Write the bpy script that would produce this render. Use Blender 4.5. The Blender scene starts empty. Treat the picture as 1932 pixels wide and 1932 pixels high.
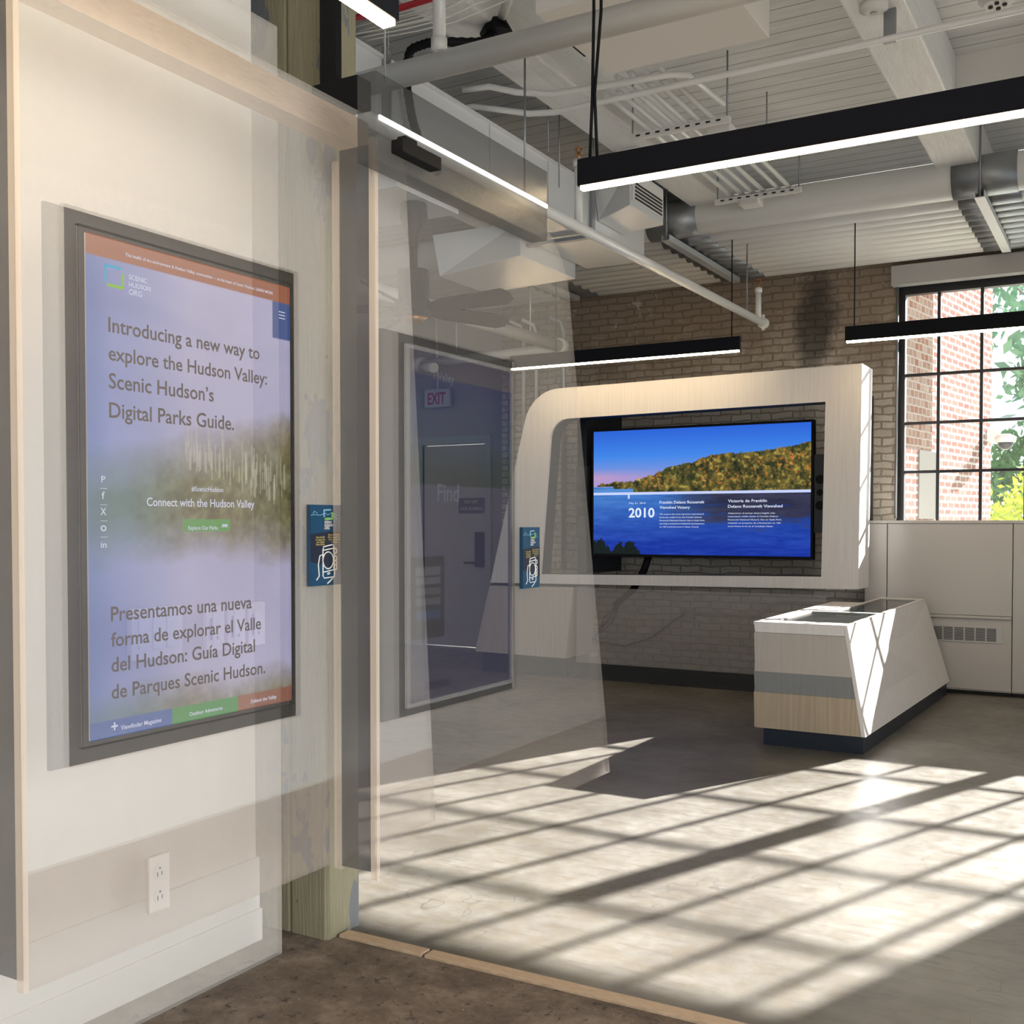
import bpy, bmesh, math, random
import numpy as np
from mathutils import Vector, Matrix
random.seed(7); rng = np.random.default_rng(11)
S = bpy.context.scene
COL = S.collection
PI = math.pi

# ---------------------------------------------------------------- camera
cd = bpy.data.cameras.new('camera'); cam = bpy.data.objects.new('camera', cd); COL.objects.link(cam)
cam.location = (0, 0, 1.5)
cam.rotation_euler = (math.radians(90 - 1.4), 0, math.radians(30))
cd.sensor_width = 36; cd.lens = 2055 / 1932 * 36; cd.shift_y = 0.03738; cd.clip_start = 0.02; cd.clip_end = 300
S.camera = cam
# ---------------------------------------------------------------- world, sun, exposure
W = bpy.data.worlds.new('world'); S.world = W; W.use_nodes = True
bg = W.node_tree.nodes['Background']; bg.inputs[0].default_value = (0.80, 0.90, 1.0, 1); bg.inputs[1].default_value = 0.9
_nt = W.node_tree; _tc = _nt.nodes.new('ShaderNodeTexCoord'); _dp = _nt.nodes.new('ShaderNodeVectorMath'); _dp.operation = 'DOT_PRODUCT'
_dp.inputs[1].default_value = (0.331, 0.849, 0.408); _nt.links.new(_tc.outputs['Generated'], _dp.inputs[0])      # the sky is brighter on the sun's side
_mr = _nt.nodes.new('ShaderNodeMapRange'); _nt.links.new(_dp.outputs['Value'], _mr.inputs[0])
for _i, _v in ((1, 0.2), (2, 1.0), (3, 0.85), (4, 1.7)): _mr.inputs[_i].default_value = _v
_nt.links.new(_mr.outputs[0], bg.inputs[1])
sl = bpy.data.lights.new('sun', 'SUN'); sl.energy = 44; sl.angle = math.radians(0.55); sl.color = (1.0, 0.97, 0.925)
sun = bpy.data.objects.new('sun', sl); COL.objects.link(sun)
sun.rotation_euler = Vector((-0.39, -1.0, -0.481)).to_track_quat('-Z', 'Y').to_euler()
al = bpy.data.lights.new('added_side_fill', 'AREA'); al.shape = 'RECTANGLE'; al.size = 5; al.size_y = 2.4; al.energy = 170; al.color = (0.93, 0.97, 1.0)  # added fill light from the right, brightens the kiosk faces
side = bpy.data.objects.new('added_side_fill', al); COL.objects.link(side); side.location = (3.6, 0.3, 2.0); al.spread = math.radians(110); side.rotation_euler = Vector((-1, 0.12, -0.30)).to_track_quat('-Z', 'Y').to_euler()
S.view_settings.view_transform = 'Standard'; S.view_settings.look = 'None'
S.view_settings.exposure = 0.0; S.view_settings.gamma = 1; S.view_settings.use_curve_mapping = False
S.cycles.transparent_max_bounces = 32; S.cycles.max_bounces = 8; S.cycles.diffuse_bounces = 5
S.cycles.sample_clamp_indirect = 6

# ---------------------------------------------------------------- materials
def s2l(c):
    return tuple((x / 12.92 if x <= 0.04045 else ((x + 0.055) / 1.055) ** 2.4) for x in (v / 255 for v in c))
class N:
    """small node-tree writer"""
    def __init__(s, name):
        s.m = bpy.data.materials.new(name); s.m.use_nodes = True; s.t = s.m.node_tree
        s.b = s.t.nodes['Principled BSDF']; s.o = s.t.nodes['Material Output']
    def n(s, typ, **kw):
        x = s.t.nodes.new(typ)
        for k, v in kw.items(): setattr(x, k, v)
        return x
    def l(s, a, b): s.t.links.new(a, b)
    def pos(s): return s.n('ShaderNodeNewGeometry').outputs['Position']
    def obj(s): return s.n('ShaderNodeTexCoord').outputs['Object']
    def scale(s, v, sc):
        m = s.n('ShaderNodeMapping'); m.inputs['Scale'].default_value = sc; s.l(v, m.inputs[0]); return m.outputs[0]
    def noise(s, v, scale, detail=4, rough=0.55):
        x = s.n('ShaderNodeTexNoise'); x.inputs['Scale'].default_value = scale
        x.inputs['Detail'].default_value = detail; x.inputs['Roughness'].default_value = rough
        if v is not None: s.l(v, x.inputs['Vector'])
        return x.outputs['Fac']
    def ramp(s, f, stops):
        x = s.n('ShaderNodeValToRGB'); e = x.color_ramp.elements
        while len(e) < len(stops): e.new(0.5)
        for i, (p, c) in enumerate(stops):
            e[i].position = p; e[i].color = (*c, 1) if hasattr(c, '__len__') else (c, c, c, 1)
        s.l(f, x.inputs[0]); return x.outputs[0]
    def mix(s, f, a, b, mode='MIX'):
        x = s.n('ShaderNodeMix', data_type='RGBA', blend_type=mode)
        for v, i in ((f, 0), (a, 6), (b, 7)):
            if hasattr(v, 'is_output'): s.l(v, x.inputs[i])
            elif i == 0: x.inputs[0].default_value = v
            else: x.inputs[i].default_value = (*v, 1)
        return x.outputs[2]
    def math(s, op, a, b=0.0):
        x = s.n('ShaderNodeMath', operation=op)
        for v, i in ((a, 0), (b, 1)):
            if hasattr(v, 'is_output'): s.l(v, x.inputs[i])
            else: x.inputs[i].default_value = v
        return x.outputs[0]
    def sep(s, v):
        x = s.n('ShaderNodeSeparateXYZ'); s.l(v, x.inputs[0]); return x.outputs
    def col(s, c):
        if hasattr(c, 'is_output'): s.l(c, s.b.inputs['Base Color'])
        else: s.b.inputs['Base Color'].default_value = (*c, 1)
    def rough(s, r):
        if hasattr(r, 'is_output'): s.l(r, s.b.inputs['Roughness'])
        else: s.b.inputs['Roughness'].default_value = r
    def bump(s, h, strength=0.3, dist=0.01):
        x = s.n('ShaderNodeBump'); x.inputs['Strength'].default_value = strength; x.inputs['Distance'].default_value = dist
        s.l(h, x.inputs['Height']); s.l(x.outputs[0], s.b.inputs['Normal'])
    def alpha(s, a):
        tr = s.n('ShaderNodeBsdfTransparent'); mx = s.n('ShaderNodeMixShader'); mx.inputs[0].default_value = a
        s.l(tr.outputs[0], mx.inputs[1]); s.l(s.b.outputs[0], mx.inputs[2]); s.l(mx.outputs[0], s.o.inputs['Surface'])
def plain(name, c, rough=0.5, metal=0.0, alpha=None, spec=None):
    m = N(name); m.col(c); m.rough(rough); m.b.inputs['Metallic'].default_value = metal
    if spec is not None: m.b.inputs['Specular IOR Level'].default_value = spec
    if alpha is not None: m.alpha(1 - math.sqrt(1 - alpha))
    return m.m
def grained(name, a, b, axis_scale, rough=0.5, alpha=None, scale=1.0):
    """laminate / wood with fine grain stretched along one axis"""
    m = N(name); v = m.scale(m.pos(), axis_scale)
    f = m.noise(v, 60 * scale, 3); m.col(m.mix(m.ramp(f, [(0.3, 0.0), (0.7, 1.0)]), a, b)); m.rough(rough)
    if alpha is not None: m.alpha(1 - math.sqrt(1 - alpha))
    return m.m
def emit(name, c, k, alpha=None):
    m = N(name); m.col((0, 0, 0)); m.rough(0.4)
    m.b.inputs['Emission Color'].default_value = (*c, 1); m.b.inputs['Emission Strength'].default_value = k
    if alpha is not None: m.alpha(alpha)
    return m.m
def picture(name, k, alpha=None, rough=0.15):
    """a lit screen: shows the colours stored with its pixels"""
    m = N(name); a = m.n('ShaderNodeAttribute', attribute_name='pixels')
    m.col((0.005, 0.005, 0.006)); m.rough(rough); m.b.inputs['Specular IOR Level'].default_value = 0.12
    m.l(a.outputs['Color'], m.b.inputs['Emission Color']); m.b.inputs['Emission Strength'].default_value = k
    if alpha is not None: m.alpha(alpha)
    return m.m

def floor_mat():
    m = N('polished_concrete'); p = m.pos(); y = m.sep(p)
    n1 = m.noise(p, 1.3, 6, 0.62); n2 = m.noise(p, 9, 8, 0.7); n3 = m.noise(m.scale(p, (1, 5, 1)), 4, 6, 0.65)
    pale = m.mix(m.ramp(n1, [(0.35, 0.0), (0.66, 1.0)]), (0.088, 0.080, 0.068), (0.20, 0.19, 0.168))
    pale = m.mix(m.ramp(n3, [(0.5, 0.0), (0.72, 0.55)]), pale, (0.06, 0.05, 0.041))
    pale = m.mix(m.ramp(n2, [(0.4, 0.35), (0.6, 0.0)]), pale, (0.125, 0.102, 0.068))
    vo = m.n('ShaderNodeTexVoronoi', feature='DISTANCE_TO_EDGE'); vo.inputs['Scale'].default_value = 0.55
    wv = m.n('ShaderNodeVectorMath', operation='ADD'); nn = m.n('ShaderNodeTexNoise'); nn.inputs['Scale'].default_value = 3.5
    m.l(p, nn.inputs['Vector']); m.l(p, wv.inputs[0]); m.l(nn.outputs['Color'], wv.inputs[1]); m.l(wv.outputs[0], vo.inputs['Vector'])
    crack = m.ramp(vo.outputs['Distance'], [(0.0, 0.55), (0.004, 0.0)])
    pale = m.mix(crack, pale, (0.06, 0.05, 0.04))
    spot = m.ramp(m.noise(p, 26, 3, 0.8), [(0.70, 0.0), (0.76, 0.75)])
    pale = m.mix(spot, pale, (0.055, 0.045, 0.038))
    rn = m.noise(p, 5, 8, 0.75)
    raw = m.ramp(rn, [(0.3, (0.05, 0.034, 0.024)), (0.5, (0.125, 0.092, 0.068)), (0.72, (0.25, 0.20, 0.155))])
    raw = m.mix(m.ramp(m.noise(p, 38, 4, 0.8), [(0.66, 0.0), (0.7, 0.9)]), raw, (0.5, 0.47, 0.42))
    raw = m.mix(m.ramp(m.noise(p, 17, 4, 0.8), [(0.36, 0.9), (0.42, 0.0)]), raw, (0.03, 0.022, 0.018))
    zone = m.ramp(m.math('SUBTRACT', y[1], 2.60), [(0.48, 1.0), (0.50, 0.0)])
    m.col(m.mix(zone, pale, raw))
    m.rough(m.mix(zone, m.ramp(n2, [(0.3, 0.30), (0.7, 0.48)]), (0.75, 0.75, 0.75)))
    m.bump(m.mix(zone, n2, rn), 0.12, 0.01)
    return m.m
def brick_mat(name, b1, b2, mortar, stain_and_shade=None, scale=1.0, axes='XZ', rot=None, msize=0.012, bw=0.21, bh=0.075, bump=0.9, spec=0.5, wob_=(9, 0.022)):
    m = N(name); m.b.inputs['Specular IOR Level'].default_value = spec; o = m.obj() if rot is None else m.obj()
    xyz = m.sep(o); c = m.n('ShaderNodeCombineXYZ')
    m.l(xyz[0] if axes[0] == 'X' else xyz[1], c.inputs[0]); m.l(xyz[2], c.inputs[1])
    w = m.n('ShaderNodeTexNoise'); w.inputs['Scale'].default_value = wob_[0]; w.inputs['Detail'].default_value = 4; m.l(o, w.inputs['Vector'])
    wob = m.n('ShaderNodeVectorMath', operation='MULTIPLY_ADD'); wob.inputs[1].default_value = (wob_[1], wob_[1], 0)
    m.l(w.outputs['Color'], wob.inputs[0]); m.l(c.outputs[0], wob.inputs[2])
    t = m.n('ShaderNodeTexBrick'); t.inputs['Scale'].default_value = 1.0
    t.inputs['Brick Width'].default_value = bw; t.inputs['Row Height'].default_value = bh; t.inputs['Mortar Size'].default_value = msize
    t.inputs['Mortar Smooth'].default_value = 0.4; t.inputs['Bias'].default_value = 0.0
    for i, cc in ((1, b1), (2, b2), (3, mortar)): t.inputs[i].default_value = (*cc, 1)
    m.l(wob.outputs[0], t.inputs[0])
    colr = t.outputs['Color']
    if stain_and_shade: colr = stain_and_shade(m, o, xyz, colr)
    m.col(colr); m.rough(0.85)
    nz = m.noise(o, 40, 5, 0.7)
    h = m.mix(0.35, m.math('SUBTRACT', 1.0, t.outputs['Fac']), nz)
    m.bump(h, bump, 0.012)
    return m.m
def far_brick():
    def stain_and_shade(m, o, xyz, c):
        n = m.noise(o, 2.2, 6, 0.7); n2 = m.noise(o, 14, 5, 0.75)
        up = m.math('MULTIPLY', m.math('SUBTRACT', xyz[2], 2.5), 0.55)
        f = m.ramp(m.math('ADD', n, up), [(0.5, 0.0), (1.1, 0.8)])  # brown stain, increased towards the top: upper-wall shade put into the colour
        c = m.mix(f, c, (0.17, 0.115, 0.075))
        c = m.mix(m.ramp(n2, [(0.58, 0.0), (0.68, 0.75)]), c, (0.17, 0.10, 0.06))
        c = m.mix(m.ramp(m.noise(o, 7, 6, 0.8), [(0.60, 0.0), (0.66, 0.65)]), c, (0.62, 0.57, 0.50))
        # soot streak left of the window
        dx = m.math('DIVIDE', m.math('SUBTRACT', xyz[0], m.math('ADD', -3.02, m.math('ADD', m.math('MULTIPLY', n, 0.45), m.math('MULTIPLY', n2, 0.12)))), 0.21)
        dz = m.math('DIVIDE', m.math('SUBTRACT', xyz[2], 3.45), 0.62)
        r = m.math('ADD', m.math('MULTIPLY', dx, dx), m.math('MULTIPLY', dz, dz))
        return m.mix(m.ramp(r, [(0.2, 0.8), (1.3, 0.0)]), c, (0.03, 0.027, 0.026))
    return brick_mat('painted_brick', (0.64, 0.60, 0.53), (0.53, 0.485, 0.415), (0.36, 0.31, 0.25), stain_and_shade, bw=0.21, bh=0.073, bump=1.0, wob_=(6, 0.055), msize=0.009)
def plank_mat():
    m = N('painted_planks'); p = m.pos(); y = m.sep(p)
    s_ = m.math('FRACT', m.math('DIVIDE', y[1], 0.152))
    gap = m.ramp(m.math('ABSOLUTE', m.math('SUBTRACT', s_, 0.5)), [(0.455, 0.0), (0.485, 1.0)])
    n = m.noise(m.scale(p, (1, 9, 1)), 3, 5)
    m.col(m.mix(gap, m.mix(m.ramp(n, [(0.35, 0.0), (0.7, 1.0)]), (0.68, 0.685, 0.665), (0.80, 0.80, 0.785)), (0.34, 0.33, 0.31)))
    m.rough(0.55); m.bump(m.math('SUBTRACT', 1.0, gap), 0.5, 0.008); return m.m
def beam_mat():
    m = N('painted_timber'); p = m.pos()
    n = m.noise(m.scale(p, (6, 0.8, 6)), 5, 6, 0.7); h = m.noise(p, 30, 3, 0.8)
    c = m.mix(m.ramp(n, [(0.3, 0.0), (0.7, 1.0)]), (0.76, 0.755, 0.74), (0.86, 0.855, 0.845))
    m.col(m.mix(m.ramp(h, [(0.25, 0.8), (0.28, 0.0)]), c, (0.08, 0.06, 0.05))); m.rough(0.45); m.bump(n, 0.4, 0.02); return m.m
def post_mat():
    m = N('peeling_paint'); p = m.pos(); v = m.scale(p, (9, 9, 1.2))
    g = m.noise(m.scale(p, (26, 26, 1.0)), 5, 6, 0.7)
    c = m.mix(m.ramp(g, [(0.3, 0.0), (0.7, 1.0)]), (0.20, 0.178, 0.105), (0.29, 0.262, 0.165))
    pe = m.ramp(m.noise(m.scale(p, (1.6, 3.5, 1.0)), 2.6, 6, 0.6), [(0.585, 0.0), (0.60, 1.0)])
    c = m.mix(pe, c, (0.14, 0.145, 0.155))
    c = m.mix(m.ramp(m.noise(p, 30, 2, 0.6), [(0.24, 0.9), (0.28, 0.0)]), c, (0.05, 0.04, 0.03))
    m.col(c); m.rough(0.7); m.bump(g, 0.7, 0.012); return m.m

M = {}
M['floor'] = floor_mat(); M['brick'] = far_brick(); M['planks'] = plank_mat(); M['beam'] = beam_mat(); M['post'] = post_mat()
M['white'] = plain('white_paint', (0.70, 0.69, 0.665), 0.5)
M['pipe'] = plain('white_pipe_enamel', (0.72, 0.715, 0.69), 0.32)
M['cream_pipe'] = plain('cream_pipe_enamel', (0.60, 0.575, 0.525), 0.35)
M['duct'] = plain('white_sheet_metal', (0.66, 0.67, 0.67), 0.3, 0.15)
M['galv'] = plain('galvanised_steel', (0.33, 0.345, 0.36), 0.42, 0.8)
M['wall'] = plain('wall_paint', (0.72, 0.675, 0.61), 0.7)
M['doorwall'] = plain('grey_wall_paint', (0.40, 0.37, 0.35), 0.7)
M['doorpaint'] = plain('grey_door_paint', (0.46, 0.43, 0.41), 0.5)
M['black'] = plain('black_powder_coat', (0.006, 0.006, 0.009), 0.5, spec=0.15)
M['rubber'] = plain('black_rubber', (0.006, 0.006, 0.007), 0.6, spec=0.15)
M['navy'] = plain('dark_navy_plinth', (0.008, 0.014, 0.026), 0.4)
M['steelblack'] = plain('black_window_steel', (0.010, 0.011, 0.015), 0.4)
M['led'] = emit('warm_led', (1.0, 0.76, 0.46), 46)
M['ledwhite'] = emit('soft_led', (1.0, 0.95, 0.85), 3.0)
M['laminate'] = grained('pale_laminate', (0.66, 0.63, 0.61), (0.74, 0.71, 0.69), (1, 1, 0.03), 0.38)
M['oak'] = grained('beige_wood_laminate', (0.36, 0.28, 0.20), (0.46, 0.37, 0.27), (1, 1, 0.03), 0.45)
M['greige'] = grained('greige_laminate', (0.42, 0.375, 0.335), (0.48, 0.435, 0.395), (1, 1, 0.03), 0.45)
M['greyband'] = grained('grey_band_laminate', (0.19, 0.195, 0.195), (0.23, 0.235, 0.235), (1, 1, 0.03), 0.45)
M['cabinet'] = plain('grey_white_cabinet', (0.50, 0.482, 0.465), 0.32)
M['slot'] = plain('shadow_gap', (0.02, 0.02, 0.02), 0.8)
M['k_top'] = grained('translucent_pale_panel', (0.66, 0.62, 0.56), (0.74, 0.70, 0.65), (1, 1, 0.03), 0.6, 0.165)
M['k_skirt'] = grained('translucent_beige_panel', (0.52, 0.44, 0.38), (0.60, 0.52, 0.45), (1, 1, 0.03), 0.5, 0.15)
M['k1_top'] = grained('large_kiosk_pale_panel', (0.76, 0.73, 0.69), (0.84, 0.81, 0.77), (1, 1, 0.03), 0.5, 0.34)
M['k1_skirt'] = grained('large_kiosk_beige_panel', (0.42, 0.35, 0.30), (0.49, 0.415, 0.36), (1, 1, 0.03), 0.5, 0.38)
M['k_edge'] = plain('translucent_cream_edge', (0.78, 0.66, 0.54), 0.5, 0, 0.62)
M['k_rear'] = plain('translucent_cream_rear_edge', (0.78, 0.66, 0.54), 0.5, 0, 0.34)
M['k_dark'] = plain('translucent_charcoal', (0.028, 0.027, 0.028), 0.5, 0, 0.76)
M['k_side'] = plain('translucent_slate_side', (0.11, 0.11, 0.115), 0.5, 0, 0.80)
M['k_side2'] = plain('translucent_slate_skirt', (0.085, 0.08, 0.078), 0.5, 0, 0.80)
M['k_cap'] = grained('translucent_wood_cap', (0.42, 0.28, 0.16), (0.62, 0.44, 0.26), (6, 0.3, 6), 0.4, 0.9)
M['wallB'] = plain('translucent_wall_board', (0.74, 0.69, 0.62), 0.6, 0, 0.45)
M['ghostcab'] = plain('translucent_cabinet_front', (0.55, 0.49, 0.455), 0.45, 0, 0.45)
M['ghosttoe'] = plain('translucent_dark_plinth', (0.03, 0.03, 0.032), 0.45, 0, 0.72)
M['plate'] = plain('white_plastic', (0.74, 0.69, 0.64), 0.4)
M['slotgrey'] = plain('grey_slots', (0.10, 0.09, 0.085), 0.6)
M['wood'] = grained('threshold_oak', (0.36, 0.25, 0.16), (0.52, 0.39, 0.27), (0.4, 8, 1), 0.6)
M['txt'] = plain('dark_grey_lettering', (0.10, 0.085, 0.082), 0.6)
M['txtw'] = emit('pale_lettering', (0.62, 0.63, 0.74), 0.9)
M['txttv'] = emit('white_lettering', (0.75, 0.83, 1.0), 1.0)
M['red'] = plain('red_cable_jacket', (0.35, 0.012, 0.02), 0.45)
M['whitecable'] = plain('white_cable_jacket', (0.62, 0.60, 0.54), 0.5)
M['brass'] = plain('brass', (0.42, 0.22, 0.10), 0.4, 0.8)
g_ = N('clear_glass'); g_.col((0.9, 0.95, 0.95)); g_.rough(0.03); g_.alpha(0.05); M['glass'] = g_.m
g_ = N('case_glass'); g_.col((0.02, 0.03, 0.03)); g_.rough(0.03); g_.alpha(0.35); M['caseglass'] = g_.m
M['bollard'] = plain('utility_grey', (0.25, 0.24, 0.23), 0.8)

# ---------------------------------------------------------------- mesh helpers
class MB:
    def __init__(s): s.v = []; s.f = []; s.sm = []
    def add(s, vs, fs, smooth=False):
        o = len(s.v); s.v += [tuple(v) for v in vs]; s.f += [tuple(i + o for i in f) for f in fs]; s.sm += [smooth] * len(fs); return s
    def box(s, x0, x1, y0, y1, z0, z1, mat=None):
        vs = [Vector((x, y, z)) for z in (z0, z1) for y in (y0, y1) for x in (x0, x1)]
        if mat: vs = [mat @ v for v in vs]
        return s.add(vs, [(0, 2, 3, 1), (4, 5, 7, 6), (0, 1, 5, 4), (2, 6, 7, 3), (0, 4, 6, 2), (1, 3, 7, 5)])
    def hexa(s, p):  # 8 points: bottom ring 4 (ccw), top ring 4
        return s.add(p, [(3, 2, 1, 0), (4, 5, 6, 7), (0, 1, 5, 4), (1, 2, 6, 5), (2, 3, 7, 6), (3, 0, 4, 7)])
    def tube(s, pts, r, seg=14, cap=True):
        pts = [Vector(p) for p in pts]; n = len(pts); rs = r if hasattr(r, '__len__') else [r] * n
        base = len(s.v); prev = None
        for i, p in enumerate(pts):
            d = (pts[min(i + 1, n - 1)] - pts[max(i - 1, 0)]).normalized()
            if prev is None:
                a = d.cross(Vector((0, 0, 1)) if abs(d.z) < 0.9 else Vector((1, 0, 0))).normalized()
            else:
                a = (prev - d * prev.dot(d)).normalized()
            prev = a; b = d.cross(a)
            s.v += [tuple(p + (a * math.cos(2 * PI * k / seg) + b * math.sin(2 * PI * k / seg)) * rs[i]) for k in range(seg)]
        for i in range(n - 1):
            for k in range(seg):
                k2 = (k + 1) % seg
                s.f.append((base + i * seg + k, base + i * seg + k2, base + (i + 1) * seg + k2, base + (i + 1) * seg + k)); s.sm.append(True)
        if cap:
            s.f.append(tuple(base + k for k in range(seg))[::-1]); s.f.append(tuple(base + (n - 1) * seg + k for k in range(seg))); s.sm += [False] * 2
        return s
    def build(s, name, mat, parent=None, bevel=0.0):
        me = bpy.data.meshes.new(name); me.from_pydata(s.v, [], s.f); me.validate()
        bm = bmesh.new(); bm.from_mesh(me); bmesh.ops.recalc_face_normals(bm, faces=bm.faces)
        if bevel:
            es = [e for e in bm.edges if len(e.link_faces) == 2 and e.calc_face_angle(0) > 0.6]
            bmesh.ops.bevel(bm, geom=es, offset=bevel, segments=2, affect='EDGES', profile=0.6)
        bm.to_mesh(me); bm.free()
        if not bevel and any(s.sm):
            for p, q in zip(me.polygons, s.sm): p.use_smooth = q
        return link(name, me, mat, parent)
def link(name, me, mat, parent=None):
    me.materials.append(M[mat] if isinstance(mat, str) else mat)
    o = bpy.data.objects.new(name, me); COL.objects.link(o)
    if parent is not None:
        o.parent = parent
        o.matrix_parent_inverse = Matrix.Identity(4)
        off = base_of(parent)
        me.transform(Matrix.Translation(-off))
    return o
def base_of(o):
    v = Vector(o.location)
    while o.parent: o = o.parent; v = v + Vector(o.location)
    return v
def thing(name, label, cat, loc, group=None):
    o = bpy.data.objects.new(name, None); COL.objects.link(o); o.location = loc; o.empty_display_size = 0.05
    return tag(o, label, cat, group)
def tag(o, label, cat, group=None, kind=None):
    o['label'] = label; o['category'] = cat
    if group: o['group'] = group
    if kind: o['kind'] = kind
    return o
def struct(o): o['kind'] = 'structure'; return o
def bx(name, mat, parent, b, bevel=0.0): return MB().box(*b).build(name, mat, parent, bevel)
def prism(plane, c, d, outer, holes=()):
    """flat polygon with holes; plane 'X': 2D=(Y,Z) at X=c going to c+d; plane 'Y': 2D=(X,Z); plane 'Z': 2D=(X,Y)"""
    def P(a, b, k):
        t = c + d * k
        return (t, a, b) if plane == 'X' else ((a, t, b) if plane == 'Y' else (a, b, t))
    bm = bmesh.new(); es = []
    for loop in (outer, *holes):
        vs = [bm.verts.new(P(a, b, 0)) for a, b in loop]
        es += [bm.edges.new((vs[i], vs[(i + 1) % len(vs)])) for i in range(len(vs))]
    bmesh.ops.triangle_fill(bm, use_beauty=True, use_dissolve=False, edges=es)
    bm.verts.index_update(); nv = len(bm.verts)
    mb = MB(); vs = [tuple(v.co) for v in bm.verts]; fs = [tuple(v.index for v in f.verts) for f in bm.faces]; bm.free()
    off = Vector(P(0, 0, 1)) - Vector(P(0, 0, 0))
    vs2 = [tuple(Vector(v) + off) for v in vs]
    sides = []; k = 0
    for loop in (outer, *holes):
        n = len(loop)
        sides += [(k + i, k + (i + 1) % n, nv + k + (i + 1) % n, nv + k + i) for i in range(n)]; k += n
    mb.add(vs + vs2, fs + [tuple(i + nv for i in f) for f in fs] + sides); return mb
def rect(a0, a1, b0, b1): return [(a0, b0), (a1, b0), (a1, b1), (a0, b1)]
def arc(cx, cy, r, t0, t1, n=10): return [(cx + r * math.cos(t0 + (t1 - t0) * i / n), cy + r * math.sin(t0 + (t1 - t0) * i / n)) for i in range(n + 1)]
def lettering(name, mat, parent, plane, at, rows, bold=0.0, depth=0.0):
    """rows: (string, a0, b0, width[, height]); a runs right, b runs up; plane 'X' faces +X, plane 'Y' faces -Y"""
    for row in rows:
        vs, fs = [], []
        s_, a0, b0, w = row[:4]
        c = bpy.data.curves.new('t', 'FONT'); c.body = s_; c.size = 1; c.resolution_u = 3; c.offset = bold
        ob = bpy.data.objects.new('t', c); COL.objects.link(ob)
        me = bpy.data.meshes.new_from_object(ob.evaluated_get(bpy.context.evaluated_depsgraph_get()))
        bpy.data.objects.remove(ob); bpy.data.curves.remove(c)
        q = np.array([v.co[:2] for v in me.vertices])
        lo = q[:, 0].min(); k = w / (q[:, 0].max() - lo); kz = row[4] / 0.73 if len(row) > 4 else k
        o = len(vs)
        for x, y in q:
            a, b = a0 + (x - lo) * k, b0 + y * kz
            vs.append((at, a, b) if plane == 'X' else (a, at, b))
        fs += [tuple(i + o for i in p.vertices) for p in me.polygons]; bpy.data.meshes.remove(me)
        mb = MB(); mb.add(vs, fs); mb.build(name, mat, parent)
def screen(name, mat, parent, plane, at, a0, a1, b0, b1, img):
    """img: (ny, nx, 3) linear colours, row 0 at the bottom"""
    ny, nx = img.shape[:2]
    A, B = np.meshgrid(np.linspace(a0, a1, nx), np.linspace(b0, b1, ny)); T = np.full_like(A, at)
    v = np.stack([T, A, B] if plane == 'X' else [A, T, B], -1).reshape(-1, 3)
    i = (np.arange(ny - 1)[:, None] * nx + np.arange(nx - 1)[None]).ravel()
    f = np.stack([i, i + 1, i + nx + 1, i + nx], -1)
    me = bpy.data.meshes.new(name); me.from_pydata(v.tolist(), [], f.tolist())
    at_ = me.color_attributes.new('pixels', 'FLOAT_COLOR', 'POINT')
    rgba = np.concatenate([img, np.ones((ny, nx, 1))], -1).astype(np.float32).ravel(); at_.data.foreach_set('color', rgba)
    return link(name, me, mat, parent)
def L(img):  # sRGB 0..255 -> linear
    x = np.clip(img, 0, 255) / 255.0
    return np.where(x <= 0.04045, x / 12.92, ((x + 0.055) / 1.055) ** 2.4)
def fbm(ny, nx, base, octs=5, gain=0.55, seed=0, sx=1.0):
    r = np.random.default_rng(seed); out = np.zeros((ny, nx)); amp, tot = 1.0, 0.0
    for o in range(octs):
        gy, gx = int(base * 2 ** o) + 2, int(base * 2 ** o * nx / ny * sx) + 2
        g = r.random((gy + 1, gx + 1)); y = np.linspace(0, gy - 1.001, ny); x = np.linspace(0, gx - 1.001, nx)
        yi, xi = y.astype(int), x.astype(int); fy, fx = (y - yi)[:, None], (x - xi)[None]
        fy, fx = fy * fy * (3 - 2 * fy), fx * fx * (3 - 2 * fx)
        a = g[yi][:, xi] * (1 - fx) + g[yi][:, xi + 1] * fx; b = g[yi + 1][:, xi] * (1 - fx) + g[yi + 1][:, xi + 1] * fx
        out += amp * (a * (1 - fy) + b * fy); tot += amp; amp *= gain
    return out / tot
def lerp(a, b, t): return a + (b - a) * t

# ================================================================ STRUCTURE
struct(bx('floor', 'floor', None, (-10, 6, -5, 11.6, -0.12, 0)))
struct(bx('ceiling', 'planks', None, (-10, 6, -5, 11.6, 4.45, 4.6)))
WX0, WX1, WZ0, WZ1 = -2.0, 2.12, 1.50, 3.74
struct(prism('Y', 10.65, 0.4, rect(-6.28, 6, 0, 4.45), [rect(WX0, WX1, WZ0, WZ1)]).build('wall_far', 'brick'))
struct(prism('Y', 11.1, 0.12, [(-10, 0), (-7.68, 0), (-7.68, 2.46), (-6.76, 2.46), (-6.76, 0), (-6.28, 0), (-6.28, 4.45), (-10, 4.45)]).build('wall_back', 'doorwall'))
struct(bx('wall_left', 'wall', None, (-2.95, -2.75, -5, 2.915, 0, 4.45)))
struct(bx('wall_side_unseen', 'wall', None, (-10.1, -10, 2.9, 11.6, 0, 4.45)))  # unseen wall, added to close the room against outside light
struct(prism('X', 6.0, 0.2, rect(-5, 11.6, 0, 4.45), [rect(-4.2, 9.5, 0.5, 2.9)]).build('wall_right_unseen', 'wall'))  # unseen wall, added with a low opening to darken the upper room
struct(prism('Y', -5.0, -0.2, rect(-2.95, 6, 0, 4.45), [rect(-2.2, 5.4, 0.5, 2.9)]).build('wall_rear_unseen', 'wall'))  # unseen wall, added so less direct light reaches the upper room
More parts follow.
